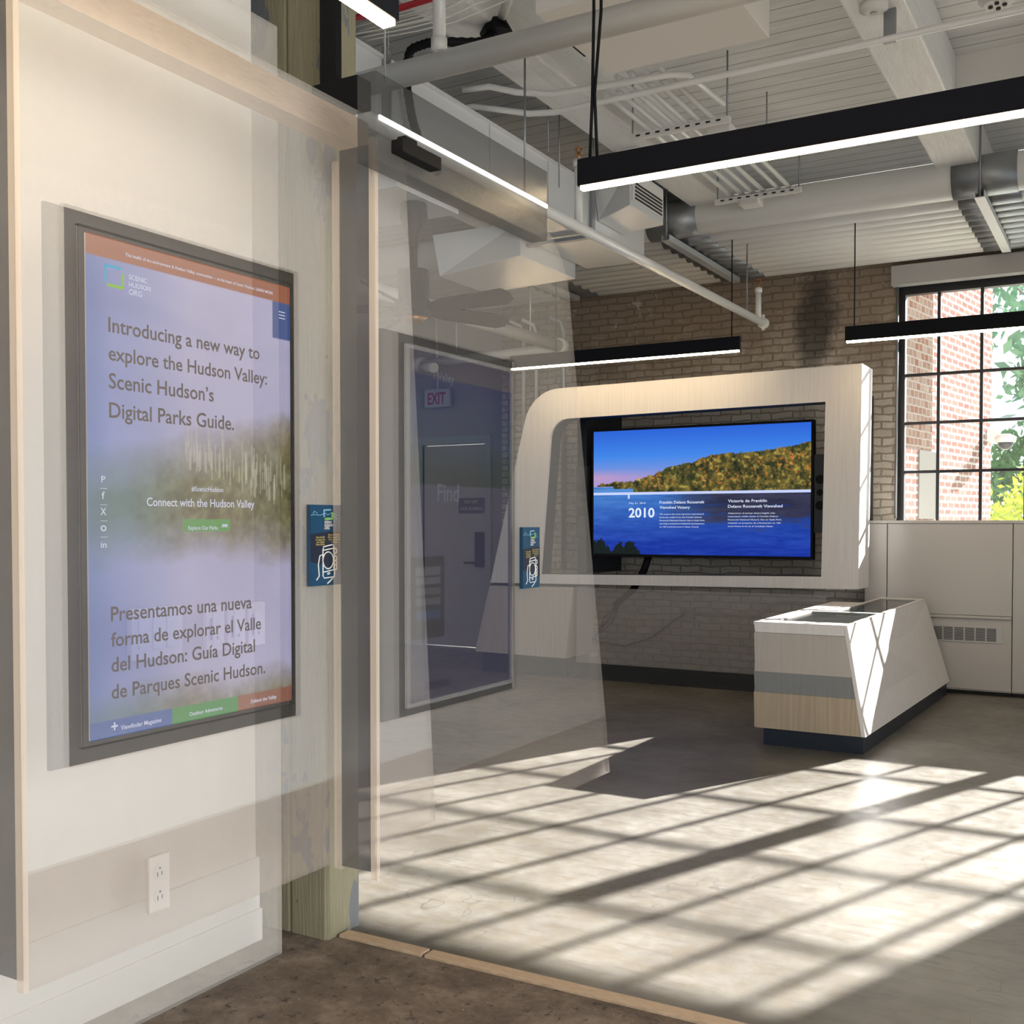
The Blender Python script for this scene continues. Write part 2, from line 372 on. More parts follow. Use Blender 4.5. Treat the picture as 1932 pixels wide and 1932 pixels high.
bb = struct(MB().box(-2.75, -2.728, -5, 2.925, 0, 0.115).box(-2.75, -2.735, -5, 2.92, 0.115, 0.30).build('baseboard_left', 'white', None, 0.003))
# timber beams and the steel cross girder
for i, (x0, x1) in enumerate(((-1.335, -1.045), (-3.235, -2.945), (0.55, 0.85), (-5.1, -4.8))):
    struct(bx('trim_%d' % (i + 1), 'beam', None, (x0, x1, -5, 10.65, 4.1, 4.45), 0.012))
struct(bx('trim_5', 'white', None, (-1.045, 0.55, 7.4, 7.62, 4.16, 4.45), 0.004))
# window: steel frame, muntins, panes, roller-shade cassette
wn = bpy.data.objects.new('window_1', None); COL.objects.link(wn); wn.location = (0, 10.8, WZ0); struct(wn)
fr = prism('Y', 10.72, 0.09, rect(WX0, WX1, WZ0, WZ1), [rect(WX0 + 0.065, WX1 - 0.065, WZ0 + 0.03, WZ1 - 0.10)])
fr.box(0.66, 0.80, 10.725, 10.805, WZ0, 3.335)
fr.build('window_frame', 'steelblack', wn)
mt = MB()
for x in (-1.64, -1.272, -0.90, -0.53, -0.16, 0.26, 0.73, 1.11, 1.50, 1.86): mt.box(x - 0.014, x + 0.014, 10.735, 10.785, WZ0, WZ1 - 0.1)
for z in (1.985, 2.44, 2.89, 3.335): mt.box(WX0, WX1, 10.737, 10.783, z - 0.013, z + 0.013)
mt.build('muntin', 'steelblack', wn)
bx('pane', 'glass', wn, (WX0 + 0.03, WX1 - 0.03, 10.757, 10.761, WZ0 + 0.01, WZ1 - 0.01))
struct(MB().box(-2.03, 1.98, 10.52, 10.648, 3.70, 3.88).build('trim_6', plain('grey_shade_cassette', (0.34, 0.335, 0.33), 0.5), None, 0.006))
struct(MB().tube([(-1.99, 10.63, 3.70), (-1.99, 10.63, 1.55)], 0.012).build('trim_7', 'galv'))
# door with frame
dr = bpy.data.objects.new('door_1', None); COL.objects.link(dr); dr.location = (-7.2, 11.1, 0); struct(dr)
prism('Y', 11.06, 0.1, [(-7.76, 0), (-7.68, 0), (-7.68, 2.46), (-6.76, 2.46), (-6.76, 0), (-6.68, 0), (-6.68, 2.55), (-7.76, 2.55)]).build('door_frame', plain('pale_green_frame', (0.42, 0.44, 0.42), 0.5), dr)
bx('door_leaf', 'doorpaint', dr, (-7.67, -6.77, 11.12, 11.17, 0.01, 2.45), 0.003)
h = MB().box(-6.90, -6.80, 11.06, 11.12, 0.98, 1.40); h.tube([(-6.85, 11.07, 1.03), (-6.87, 11.03, 1.03), (-7.03, 11.03, 1.03)], 0.014)
h.build('door_handle', 'black', dr)

# ================================================================ POST, THRESHOLD
p = prism('Z', 0, 4.1, [(-2.95, 3.03), (-2.70, 3.03), (-2.69, 3.04), (-2.68, 3.03), (-2.53, 3.03), (-2.515, 3.045), (-2.515, 3.21), (-2.53, 3.225), (-2.95, 3.225)]).build('wooden_post', 'post')
tag(p, 'old timber post with peeling olive paint beside the large left kiosk', 'post')
for a, b, l in ((-2.50, -2.14, 'short thin wooden floor strip butting against the olive post'), (-2.125, 0.6, 'long thin wooden floor strip running along the concrete seam to the right')):
    o = MB().box(a, b, 3.075, 3.13, 0, 0.012).build('threshold_strip', 'wood', None, 0.002); tag(o, l, 'floor strip', 'wooden strips in the floor seam')

# ================================================================ KIOSKS
M['kiosk_picture'] = picture('kiosk_screen_picture', 1.0, 0.62, 0.55)
M['kiosk_picture2'] = picture('kiosk_screen_picture_dim', 0.8, 0.36, 0.5)
def kiosk_outline(y0, yb, yt, zb, zt, r):
    t = math.atan2(yb - yt, zt - zb)
    cy, cz = yt + 0.02 - r, zt - r
    return [(y0, zb), (yb, zb)] + arc(cy + 0.0, cz, r, -0.02 + t * 0.3, PI / 2, 12) + [(y0, zt)]
def kiosk(label, X, y0, yb, yt, zb, zt, r, rec, lband, side_d, hole, cap):
    k = thing('information_kiosk', label, 'kiosk', (X, y0, zb))
    out = kiosk_outline(y0, yb, yt, zb, zt, r)
    zA, zB = lband                                     # upper edge of the beige skirt, left and right
    tR = (zB - zb) / (zt - zb); yr = yb + (yt - yb) * tR
    skirt = [(y0, zb), (yb, zb), (yr, zB), (y0, zA)]
    upper = [(y0, zA), (yr, zB)] + out[2:]
    prism('X', X, -0.02, skirt).build('skirt_panel', 'k1_skirt' if cap else 'k_skirt', k)
    prism('X', X, -0.02, upper, [rect(*rec)]).build('front_panel', 'k1_top' if cap else 'k_top', k)
    bx('front_edge', 'k_edge', k, (X - 0.022, X + 0.001, y0 - 0.016, y0 - 0.001, zb, zt - 0.004))
    s = bx('side_panel', 'k_side', k, (X - side_d, X - 0.023, y0 - 0.006, y0 + 0.004, zb + 0.02 + 0.0, zt - 0.02))
    bx('rear_edge', 'k_rear', k, (X - side_d - 0.026, X - side_d - 0.002, y0 - 0.010, y0 + 0.006, zb + 0.01, zt - 0.05))
    if cap:
        bx('top_cap', 'k_cap', k, (X - 0.10, X - 0.022, y0 + 0.01, yt - r, zt - 0.10, zt - 0.01))
        bx('cap_lip', 'k_dark', k, (X - 0.115, X - 0.101, y0 + 0.01, yt - r, zt - 0.04, zt + 0.01))
    f = prism('X', X - 0.055, -0.012, rect(rec[0] - 0.01, hole[1] + 0.03, rec[2] - 0.01, rec[3] + 0.01), [rect(*hole)]).build('screen_surround', 'k_dark', k)
    return k
REC1 = (1.682, 2.495, 0.925, 2.243)
k1 = kiosk('large pale kiosk at left whose lit screen introduces the Digital Parks Guide', -2.17, 1.57, 3.213, 3.02, 0.44, 2.812, 0.16, REC1, (0.705, 0.705), 0.13, (1.760, 2.522, 0.952, 2.221), True)
REC2 = (2.718, 3.447, 0.895, 2.09)
k2 = kiosk('ghostly kiosk with dim blue screen standing just right of the olive post', -1.97, 2.618, 4.256, 3.86, 0.43, 2.645, 0.33, REC2, (0.68, 0.68), 0.14, (2.825, 3.498, 0.908, 2.073), False)

# --- kiosk one: web page on the portrait screen
ny, nx = 300, 170
v = np.linspace(0, 1, ny)[:, None] * np.ones((1, nx)); u = np.ones((ny, 1)) * np.linspace(0, 1, nx)[None]
n1 = fbm(ny, nx, 5, 6, 0.62, 1); n2 = fbm(ny, nx, 40, 3, 0.8, 2); n3 = fbm(ny, nx, 3, 4, 0.5, 3)
sky = lerp(np.array([128, 146, 206.]), np.array([186, 182, 216.]), np.clip(u * 2.2, 0, 1)[..., None])
sky = sky + (n3[..., None] - 0.5) * 30
hill = lerp(np.array([96, 100, 62.]), np.array([128, 112, 76.]), n1[..., None]) + (n2[..., None] - 0.5) * 95
hill = lerp(hill, np.array([86, 128, 140.]), np.clip(1 - (u * 2.6 - 0.2) - 0.0, 0, 0.8)[..., None])
img = sky.copy()
dens = np.clip((0.635 - v + (u - 0.4) * 0.10 + (n1 - 0.5) * 0.12) * 9, 0, 1) * np.clip((v - 0.34 + (n1 - .5) * .10) * 10, 0, 1)
dens = np.maximum(dens, np.clip((0.10 - v + (n1 - 0.5) * 0.08) * 9, 0, 0.8))
img = lerp(img, hill, dens[..., None])
ridge = np.clip((0.90 - 0.05 * u - v + 0.02 * np.sin(u * 7)) * 30, 0, 1) * np.clip((v - 0.80) * 12, 0, 1) * 0.16
img = lerp(img, np.array([95, 110, 165.]), ridge[..., None])
for _ in range(70):                                     # pale birch trunks on the slope
    x = int(nx * random.uniform(0.42, 0.97)); b = 0.585 - 0.14 * (x / nx - 0.4) * 1.2 + random.uniform(-0.03, 0.03); t_ = b + random.uniform(0.035, 0.07)
    img[int(b * ny):int(t_ * ny), x] = lerp(img[int(b * ny):int(t_ * ny), x], np.array([196, 192, 176.]), 0.65)
fade = np.clip(1 - np.abs(u - 0.5) * 2, 0, 1)
img = lerp(img, np.array([70, 110, 170.]), (np.clip(0.10 - u, 0, 1) * 6.0)[..., None] * 0.6)
img[v > 0.958] = (168, 98, 72)
img[(v > 0.842 + 0.03) & (v <= 0.958) & (u > 0.895)] = (62, 92, 158)
b_ = v < 0.036
img[b_ & (u < 0.36)] = (70, 105, 172); img[b_ & (u >= 0.36) & (u < 0.69)] = (72, 150, 86); img[b_ & (u >= 0.69)] = (150, 95, 78)
gb = (np.abs(v - 0.426) < 0.013) & (u > 0.415) & (u < 0.655); img[gb] = (88, 160, 82)
K1 = 2.21 / 2.17
Y0, Y1, Z0, Z1 = 1.742 * K1, 2.457 * K1, 1.5 - 0.522 * K1, 1.5 + 0.692 * K1
r1 = lambda rows: [(q[0], q[1] * K1, 1.5 + (q[2] - 1.5) * K1, q[3] * K1, *[e * K1 for e in q[4:]]) for q in rows]
sf = prism('X', -2.17 - 0.052, 0.006, rect(Y0 - 0.016, Y1 + 0.016, Z0 - 0.016, Z1 + 0.016), [rect(Y0, Y1, Z0, Z1)]).build('screen_bezel', 'k_dark', k1)
sc1 = screen('screen', 'kiosk_picture', k1, 'X', -2.212, Y0, Y1, Z0, Z1, L(img))
X1 = -2.210
lettering('headline', 'txt', sc1, 'X', X1, r1([('Introducing a new way to', 1.805, 1.965, 0.522), ('explore the Hudson Valley:', 1.805, 1.897, 0.552), ('Scenic Hudson\u2019s', 1.805, 1.829, 0.345), ('Digital Parks Guide.', 1.805, 1.758, 0.420)]), 0.013)
lettering('spanish_headline', 'txt', sc1, 'X', X1, r1([('Presentamos una nueva', 1.805, 1.262, 0.485), ('forma de explorar el Valle', 1.805, 1.200, 0.522), ('del Hudson: Gu\u00eda Digital', 1.805, 1.138, 0.497), ('de Parques Scenic Hudson.', 1.805, 1.072, 0.538)]), 0.013)
lettering('caption', 'txtw', sc1, 'X', X1, r1([
    ('The health of the environment & Hudson Valley communities \u2014 at the heart of Scenic Hudson. LEARN MORE', 1.858, 2.158, 0.525),
    ('#ScenicHudson', 2.068, 1.586, 0.115), ('Connect with the Hudson Valley', 1.918, 1.545, 0.385, 0.022), ('Explore Our Parks', 2.056, 1.484, 0.106), ('\u2192' if False else '-', 2.178, 1.487, 0.02, 0.03),
    ('+', 1.803, 0.990, 0.02), ('Viewfinder Magazine', 1.832, 0.992, 0.128), ('Outdoor Adventures', 2.055, 0.992, 0.120), ('Defend the Valley', 2.285, 0.993, 0.105),
    ('SCENIC', 1.868, 2.103, 0.058), ('HUDSON', 1.868, 2.085, 0.068), ('.ORG', 1.864, 2.066, 0.045),
    ('P', 1.780, 1.600, 0.012, 0.016), ('f', 1.781, 1.560, 0.009, 0.018), ('X', 1.777, 1.521, 0.017, 0.018), ('o', 1.777, 1.482, 0.017, 0.022), ('in', 1.777, 1.442, 0.017, 0.016)]), 0.013)
def d1(mb, a0, a1, b0, b1): mb.box(X1 - 0.0003, X1, a0 * K1, a1 * K1, 1.5 + (b0 - 1.5) * K1, 1.5 + (b1 - 1.5) * K1)
dash = MB()
def rule(name, *q):
    mb = MB(); d1(mb, *q); mb.build(name, 'txtw', sc1)
for z in (1.584, 1.545, 1.506, 1.467): rule('icon_rule', 1.777, 1.797, z, z + 0.0012)
for i in range(3): rule('menu_bar', 2.408, 2.434, 2.095 + i * 0.009, 2.0975 + i * 0.009)
rule('arrow', 2.175, 2.2, 1.4905, 1.4925)
logo = MB(); d1(logo, 1.795, 1.845, 2.120, 2.127); d1(logo, 1.795, 1.801, 2.083, 2.127)
logo.build('logo_blue_stroke', emit('logo_blue', (0.12, 0.42, 0.62), 0.9), sc1)
logo = MB(); d1(logo, 1.803, 1.853, 2.074, 2.081); d1(logo, 1.847, 1.853, 2.074, 2.112)
logo.build('logo_green_stroke', emit('logo_green', (0.30, 0.55, 0.10), 0.9), sc1)

# --- kiosk two: dim page on the second screen
ny, nx = 200, 112
v = np.linspace(0, 1, ny)[:, None] * np.ones((1, nx)); u = np.ones((ny, 1)) * np.linspace(0, 1, nx)[None]
n1 = fbm(ny, nx, 4, 5, 0.6, 21)
img = np.zeros((ny, nx, 3)); img[:] = (96, 92, 110)
blue = lerp(np.array([38, 58, 112.]), np.array([52, 78, 112.]), np.clip((0.9 - v) * 6, 0, 1)[..., None])
green = np.array([44, 62, 66.]) + (n1[..., None] - 0.5) * 40
up = lerp(blue, green, np.clip((0.76 - v + (n1 - .5) * .08) * 10, 0, 1)[..., None])
img = np.where(((v > 0.62) & (v < 0.93))[..., None], up, img)
img = np.where((v <= 0.62)[..., None], np.array([90, 88, 112.]), img)
pan = (u < 0.30) & (v > 0.18) & (v < 0.415); img[pan] = (40, 40, 58)
for a, b, c_ in ((0.36, 0.385, 100), (0.335, 0.355, 100), (0.305, 0.322, 88), (0.275, 0.292, 88)): img[(u > 0.04) & (u < 0.27) & (v > a) & (v < b)] = (c_, c_, c_ + 12)
img[(u > 0.04) & (u < 0.27) & (v > 0.235) & (v < 0.26)] = (48, 70, 112)
img[(u > 0.12) & (u < 0.36) & (v > 0.03) & (v < 0.055)] = (66, 64, 96)
K2 = 2.012 / 1.97
Y0, Y1, Z0, Z1 = 2.780 * K2, 3.410 * K2, 1.5 - 0.565 * K2, 1.5 + 0.546 * K2
prism('X', -2.022, 0.006, rect(Y0 - 0.014, Y1 + 0.014, Z0 - 0.014, Z1 + 0.014), [rect(Y0, Y1, Z0, Z1)]).build('screen_bezel', plain('translucent_grey_bezel', (0.25, 0.25, 0.25), 0.4, 0, 0.5), k2)
sc2 = screen('screen', 'kiosk_picture2', k2, 'X', -2.012, Y0, Y1, Z0, Z1, L(img))
lettering('faint_title', emit('faint_title_grey', s2l((105, 105, 118)), 0.8, 0.5), sc2, 'X', -2.010, [('Find', 2.99, 1.575, 0.13), ('1 Valley', 2.97, 1.972, 0.12)], 0.01)

# --- instruction cards on both kiosks
def card(label, X, y0, y1, z0, z1):
    w, h_ = y1 - y0, z1 - z0
    k = thing('instruction_card', label, 'sign', (X, (y0 + y1) / 2, z0), 'blue scan cards on the kiosks')
    q = lambda a, b: (y0 + a * w, z0 + b * h_)
    bx('card_board', plain('card_navy', s2l((16, 62, 92)), 0.4), k, (X - 0.014, X, y0, y1, z0, z1))
    prism('X', X, 0.0006, [q(0, 0.30), q(1, 0.17), q(1, 0.69), q(0, 0.64)]).build('dark_wave', plain('card_dark', s2l((28, 34, 52)), 0.4), k)
    X += 0.001
    def stroke(pts, r=0.012): return MB().tube([(X, *q(a, b)) for a, b in pts], r * w, 6)
    wm = MB()
    def st(pts, r=0.013):
        t = stroke(pts, r); wm.add(t.v, t.f)
    st([(0.38, 0.12), (0.38, 0.44), (0.40, 0.48), (0.70, 0.505), (0.73, 0.48), (0.76, 0.13), (0.74, 0.10), (0.42, 0.09), (0.38, 0.12)])
    st([(0.36, 0.435), (0.73, 0.46)]); st([(0.39, 0.165), (0.75, 0.19)])
    st([(0.55 + 0.17 * math.cos(t), 0.31 + 0.105 * math.sin(t)) for t in np.linspace(0, 2 * PI, 25)])
    for b in (0.425, 0.33, 0.275, 0.22): st([(0.78 + 0.055 * math.cos(t), b + 0.032 * math.sin(t)) for t in np.linspace(0, 2 * PI, 11)])
    st([(0.36, 0.38), (0.28, 0.37), (0.23, 0.26), (0.26, 0.12), (0.17, 0.07)]); st([(0.70, 0.09), (0.64, 0.06), (0.52, 0.02)])
    st([(0.53, 0.135), (0.60, 0.14), (0.60, 0.155), (0.53, 0.15), (0.53, 0.135)], 0.009)
    wm.build('hand_and_phone_drawing', plain('card_white', (0.72, 0.72, 0.68), 0.5), k)
    st0 = MB(); t = stroke([(0.0, 0.87), (0.12, 0.88), (0.3, 0.87), (0.45, 0.90), (0.55, 0.875), (0.66, 0.905), (0.85, 0.87)], 0.007); st0.add(t.v, t.f)
    t = stroke([(0.07, 0.89), (0.12, 0.92), (0.22, 0.89)], 0.007); st0.add(t.v, t.f); t = stroke([(0.66, 0.885), (0.85, 0.83)], 0.007); st0.add(t.v, t.f)
    t = stroke([(0.42, 0.85), (0.42, 0.935), (0.64, 0.94)], 0.02); st0.add(t.v, t.f)
    st0.build('mountain_line_drawing', plain('card_pale_blue', s2l((120, 170, 190)), 0.5), k)
    g0 = MB(); t = stroke([(0.44, 0.825), (0.68, 0.83), (0.68, 0.91)], 0.03); g0.add(t.v, t.f)
    g0.build('logo_green_stroke', plain('card_green', s2l((120, 170, 90)), 0.5), k)
    lettering('logo_lettering', 'plate', k, 'X', X + 0.001, [('SCENIC', *q(0.43, 0.772), 0.24 * w), ('HUDSON', *q(0.43, 0.735), 0.28 * w), ('.ORG', *q(0.41, 0.698), 0.18 * w)], 0.02)
    lettering('yellow_lettering', plain('card_yellow', s2l((196, 176, 96)), 0.5), k, 'X', X + 0.001,
        [('Scan the QR', *q(0.16, 0.59), 0.27 * w), ('to explore the', *q(0.14, 0.56), 0.30 * w), ('new Digital', *q(0.17, 0.53), 0.25 * w), ('Parks Guide!', *q(0.16, 0.50), 0.27 * w),
         ('Escanea el c\u00f3digo', *q(0.55, 0.62), 0.36 * w), ('QR para explorar la', *q(0.54, 0.59), 0.38 * w), ('nueva Gu\u00eda Digital', *q(0.56, 0.56), 0.35 * w), ('de Parques', *q(0.64, 0.53), 0.22 * w)], 0.01)
card('blue scan card with phone drawing on the large left kiosk', -2.153, 2.523, 2.668, 1.312, 1.557)
card('blue scan card with phone drawing on the kiosk right of the post', -1.953, 3.462, 3.590, 1.262, 1.487)

# ================================================================ WALL BOARD WITH OUTLETS
wb = bx('wall_board', 'wallB', None, (-2.60, -2.58, -2.0, 2.862, 0.0, 3.20)); tag(wb, 'tall pale see-through wall board behind the large left kiosk', 'partition')
def tr(o, *xs): return o
def outlet():
    k = thing('power_outlet', 'white duplex power outlet low on the wall board under the left kiosk', 'outlet', (-2.58, 2.305, 0.41))
    bx('cover_plate', 'plate', k, (-2.58, -2.566, 2.266, 2.346, 0.325, 0.495), 0.004)
    for z in (0.445, 0.373):
        s = MB(); s.add([(-2.5645, 2.306 + 0.024 * math.cos(t), z + 0.027 * math.sin(t)) for t in np.linspace(0, 2 * PI, 20)[:-1]] + [(-2.566, 2.306 + 0.024 * math.cos(t), z + 0.027 * math.sin(t)) for t in np.linspace(0, 2 * PI, 20)[:-1]],
            [tuple(range(19))] + [(i, (i + 1) % 19, 19 + (i + 1) % 19, 19 + i) for i in range(19)])
        s_ = s.build('socket', 'white', k)
        t = MB().box(-2.5644, -2.5636, 2.295, 2.298, z - 0.014, z).box(-2.5644, -2.5636, 2.312, 2.315, z - 0.012, z).box(-2.5644, -2.5636, 2.303, 2.309, z + 0.008, z + 0.014)
        t.build('slots', 'slotgrey', s_)
outlet()
k = thing('light_switch', 'wide white three-rocker light switch seen through the left kiosk screen', 'switch', (-2.58, 2.30, 1.17))
bx('cover_plate', 'plate', k, (-2.58, -2.555, 2.20, 2.395, 1.095, 1.25), 0.005)
for i in range(3):
    y = 2.222 + i * 0.053; bx('rocker', 'white', k, (-2.556, -2.549, y, y + 0.042, 1.125, 1.22), 0.002)
for i, (y, l) in enumerate(((2.50, 'white wall dimmer nearest the three-rocker switch behind the screen'), (2.594, 'middle white wall dimmer of the row behind the screen'), (2.688, 'white wall dimmer at the right end of the row behind the screen'))):
    k = thing('wall_dimmer', l, 'dimmer', (-2.58, y + 0.04, 1.165), 'wall dimmers behind the kiosk screen')
    bx('cover_plate', 'plate', k, (-2.58, -2.560, y, y + 0.078, 1.093, 1.238), 0.004)
    bx('control_face', 'white', k, (-2.561, -2.553, y + 0.022, y + 0.056, 1.115, 1.216), 0.003)
    MB().box(-2.5535, -2.552, y + 0.036, y + 0.042, 1.13, 1.14).box(-2.5535, -2.552, y + 0.010, y + 0.014, 1.13, 1.20).build('indicator', 'slotgrey', k)

# ================================================================ MEDIA WALL
def media():
    k = thing('media_frame', 'big white rounded frame around the landscape screen on the brick wall', 'frame', (-3.8, 9.4, 0.93))
    o = [(-5.68, 0.905), (-2.058, 0.946), (-2.04, 2.842), (-4.86, 2.812)] + arc(-4.90, 2.42, 0.392, PI / 2, PI - 0.22, 10)[1:]
    i_ = [(-5.105, 1.003), (-2.368, 1.046), (-2.342, 2.540), (-4.80, 2.515)] + arc(-4.80, 2.32, 0.195, PI / 2, PI - 0.09, 8)[1:]
    prism('Y', 9.40, 0.03, o, [i_]).build('front_face', 'laminate', k)
    # deep returns round the outer edge and round the opening
    def ret(loop, d0, d1, t, name, mat, sgn):
        n = len(loop); cx = sum(p_[0] for p_ in loop) / n; cz = sum(p_[1] for p_ in loop) / n
        inn = []
        for j in range(n):
            a, b, c = Vector(loop[j - 1]), Vector(loop[j]), Vector(loop[(j + 1) % n])
            e1, e2 = (b - a).normalized(), (c - b).normalized(); nn = Vector((-(e1.y + e2.y), e1.x + e2.x)).normalized() * sgn
            inn.append(tuple(b + nn * t / max(0.5, abs(nn.dot(Vector((-e1.y, e1.x)))))))
        mb = MB(); vs = [(x, d0, z) for x, z in loop] + [(x, d1, z) for x, z in loop] + [(x, d0, z) for x, z in inn] + [(x, d1, z) for x, z in inn]
        f = []
        for j in range(n):
            m_ = (j + 1) % n
            f += [(j, m_, n + m_, n + j), (2 * n + j, 3 * n + j, 3 * n + m_, 2 * n + m_), (j, 2 * n + j, 2 * n + m_, m_), (n + j, n + m_, 3 * n + m_, 3 * n + j)]
        mb.add(vs, f); return mb.build(name, mat, k)
    ret(o, 9.43, 9.80, 0.02, 'outer_return', 'laminate', 1)
    ret(i_, 9.43, 9.62, 0.015, 'opening_return', 'navy', -1)
    bx('wall_bracket', 'navy', k, (-4.9, -4.8, 9.80, 10.65, 1.0, 2.7)); bx('wall_bracket', 'navy', k, (-2.30, -2.2, 9.80, 10.65, 1.0, 2.7))
media()
# TV picture
ny, nx = 250, 440
v = np.linspace(0, 1, ny)[:, None] * np.ones((1, nx)); u = np.ones((ny, 1)) * np.linspace(0, 1, nx)[None]
n1 = fbm(ny, nx, 6, 5, 0.6, 5); n2 = fbm(ny, nx, 45, 3, 0.75, 6); n4 = fbm(ny, nx, 22, 3, 0.6, 9); rip = fbm(ny, nx, 30, 4, 0.7, 8, 0.15)
sky = lerp(np.array([160, 150, 205.]), np.array([62, 132, 228.]), np.clip((v - 0.57) / 0.22, 0, 1)[..., None])
sky = lerp(sky, np.array([38, 92, 208.]), np.clip((v - 0.78) / 0.25, 0, 1)[..., None])
sky = lerp(sky, np.array([206, 150, 190.]), (np.clip(1 - np.abs(v - 0.62) * 14, 0, 1) * np.clip(0.75 - u * 1.8, 0, 1))[..., None])
water = lerp(np.array([20, 52, 158.]), np.array([70, 130, 200.]), np.clip((v - 0.05) / 0.5, 0, 1)[..., None] * np.clip(1.15 - u * 0.6, 0, 1)[..., None])
water = water + (rip[..., None] - 0.5) * 46
refl = np.clip((v - 0.20 + (rip - 0.5) * 0.35) * 7, 0, 1) * np.clip((u - 0.30 + (n1 - 0.5) * 0.2) * 3.2, 0, 1) * 0.8
water = lerp(water, np.array([44, 34, 44.]) + (rip[..., None] - 0.5) * 40, refl[..., None])
shore = 0.56 - 0.05 * np.clip((u - 0.05) * 2.4, 0, 1); shore[:, :] = np.where(u < 0.2, 0.545, 0.50)
top = np.interp(u[0], [0, 0.02, 0.10, 0.2, 0.30, 0.38, 0.48, 0.55, 0.62, 0.72, 0.80, 0.90, 1.0], [0.54, 0.565, 0.585, 0.59, 0.64, 0.70, 0.73, 0.775, 0.79, 0.79, 0.80, 0.83, 0.855])[None] + (n2 - 0.5) * 0.035
cols = lerp(np.array([36, 44, 22.]), np.array([120, 104, 46.]), np.clip(n4 * 2 - 0.45, 0, 1)[..., None])
cols = lerp(cols, np.array([170, 92, 40.]), (np.clip((n2 - 0.56) * 6, 0, 1) * np.clip((n1 - 0.42) * 5, 0, 1))[..., None] * 0.75)
cols = lerp(cols, np.array([166, 150, 72.]), np.clip((fbm(ny, nx, 34, 2, 0.6, 12) - 0.60) * 7, 0, 1)[..., None] * 0.7)
cols = cols * (0.45 + 1.05 * n2[..., None])
img = np.where((v > 0.5 + 0.045 * (u < 0.2))[..., None], sky, water)
img = np.where(((v < top) & (v > np.where(u < 0.02, 1, np.where(u < 0.1, 0.548, np.where(u < 0.2, 0.53, 0.495)))))[..., None], cols, img)
img = np.where(((v < 0.548) & (v > 0.49) & (u < 0.20) & ~((v < top) & (v > 0.53)))[..., None], lerp(np.array([96, 150, 215.]), water, 0.4), img)
bush = np.maximum(0.13 * np.exp(-((u - 0.025) / 0.05) ** 4), 0.115 * np.exp(-((u - 0.165) / 0.065) ** 4)) + (n4 - 0.5) * 0.10 + (n2 - 0.5) * 0.06 - 0.02
img = np.where(((v < bush) & (u < 0.27))[..., None], np.array([12, 24, 22.]) + (n2[..., None] - 0.5) * 20, img)
line = np.abs(v - 0.489) < 0.009; img[line] = (196, 208, 255)
img[(np.abs(u - 0.177) < 0.005) & (v < 0.489) & (v > 0.448)] = (196, 208, 255)
M['tv_picture'] = picture('tv_screen_picture', 1.05, None, 0.2)
tv = thing('television', 'wide television showing a blue river and autumn hillside', 'television', (-3.6, 9.72, 1.2))
TX0, TX1 = -4.672, -2.540
bx('tv_body', 'black', tv, (TX0 - 0.022, TX1 + 0.022, 9.703, 9.78, 1.178, 2.424), 0.004)
tsc = screen('screen', 'tv_picture', tv, 'Y', 9.70, TX0, TX1, 1.205, 2.401, L(img))
bx('wall_mount', 'black', tv, (-3.9, -3.3, 9.78, 10.65, 1.5, 2.1))
lettering('year', 'txttv', tsc, 'Y', 9.698, [('2010', -4.295, 1.562, 0.268, 0.092)], 0.022)
lettering('titles', 'txttv', tsc, 'Y', 9.698, [('Franklin Delano Roosevelt', -3.975, 1.690, 0.445, 0.027), ('Viewshed Victory', -3.975, 1.642, 0.305, 0.027), ('Victoria de Franklin', -3.300, 1.697, 0.365, 0.027), ('Delano Roosevelt Viewshed', -3.300, 1.647, 0.508, 0.027)], 0.01)
lettering('body_text', 'txttv', tsc, 'Y', 9.698, [('May 21, 2010', -4.29, 1.690, 0.170, 0.017),
    ('We acquire the most important unprotected', -3.975, 1.584, 0.440, 0.014), ('landscape visible from the Franklin Delano', -3.975, 1.554, 0.424, 0.014), ('Roosevelt National Historic Site in Hyde Park,', -3.975, 1.524, 0.452, 0.014), ('averting a proposed residential development', -3.975, 1.494, 0.448, 0.014), ('on 160 riverfront acres in Ulster County.', -3.975, 1.464, 0.395, 0.014),
    ('Adquirimos el paisaje desprotegido m\u00e1s', -3.300, 1.590, 0.440, 0.014), ('importante visible desde el Franklin Delano', -3.300, 1.560, 0.468, 0.014), ('Roosevelt National Historic Site en Hyde Park,', -3.300, 1.530, 0.502, 0.014), ('evitando un proyecto de urbanizaci\u00f3n en 160', -3.300, 1.500, 0.490, 0.014), ('acres frente al r\u00edo en el Condado Ulster.', -3.300, 1.470, 0.425, 0.014)])
# speakers either side of the television
def speaker(label, x0, x1, z0, z1, y0=9.66):
    k = thing('wall_speaker', label, 'speaker', ((x0 + x1) / 2, y0 + 0.1, z0), 'speakers beside the television')
    bx('cabinet', plain('speaker_black', (0.012, 0.013, 0.016), 0.45), k, (x0, x1, y0, y0 + 0.14, z0, z1), 0.004)
    bx('bracket', 'black', k, ((x0 + x1) / 2 - 0.02, (x0 + x1) / 2 + 0.02, y0 + 0.14, 10.65, (z0 + z1) / 2 - 0.1, (z0 + z1) / 2 + 0.1))
    cx, r = (x0 + x1) / 2, (x1 - x0) * 0.42
    for z, q in ((z1 - 0.22, 1.0), (z1 - 0.335, 0.7), (z1 - 0.45, 1.0)):
        MB().tube([(cx, y0 - 0.004, z), (cx, y0 + 0.001, z)], [r * q * 0.9, r * q], 22).build('driver_cone', 'rubber', k)
speaker('slim black speaker left of the river television', -4.845, -4.725, 1.375, 2.07)
speaker('slim black speaker right of the river television', -2.50, -2.40, 1.42, 2.11)
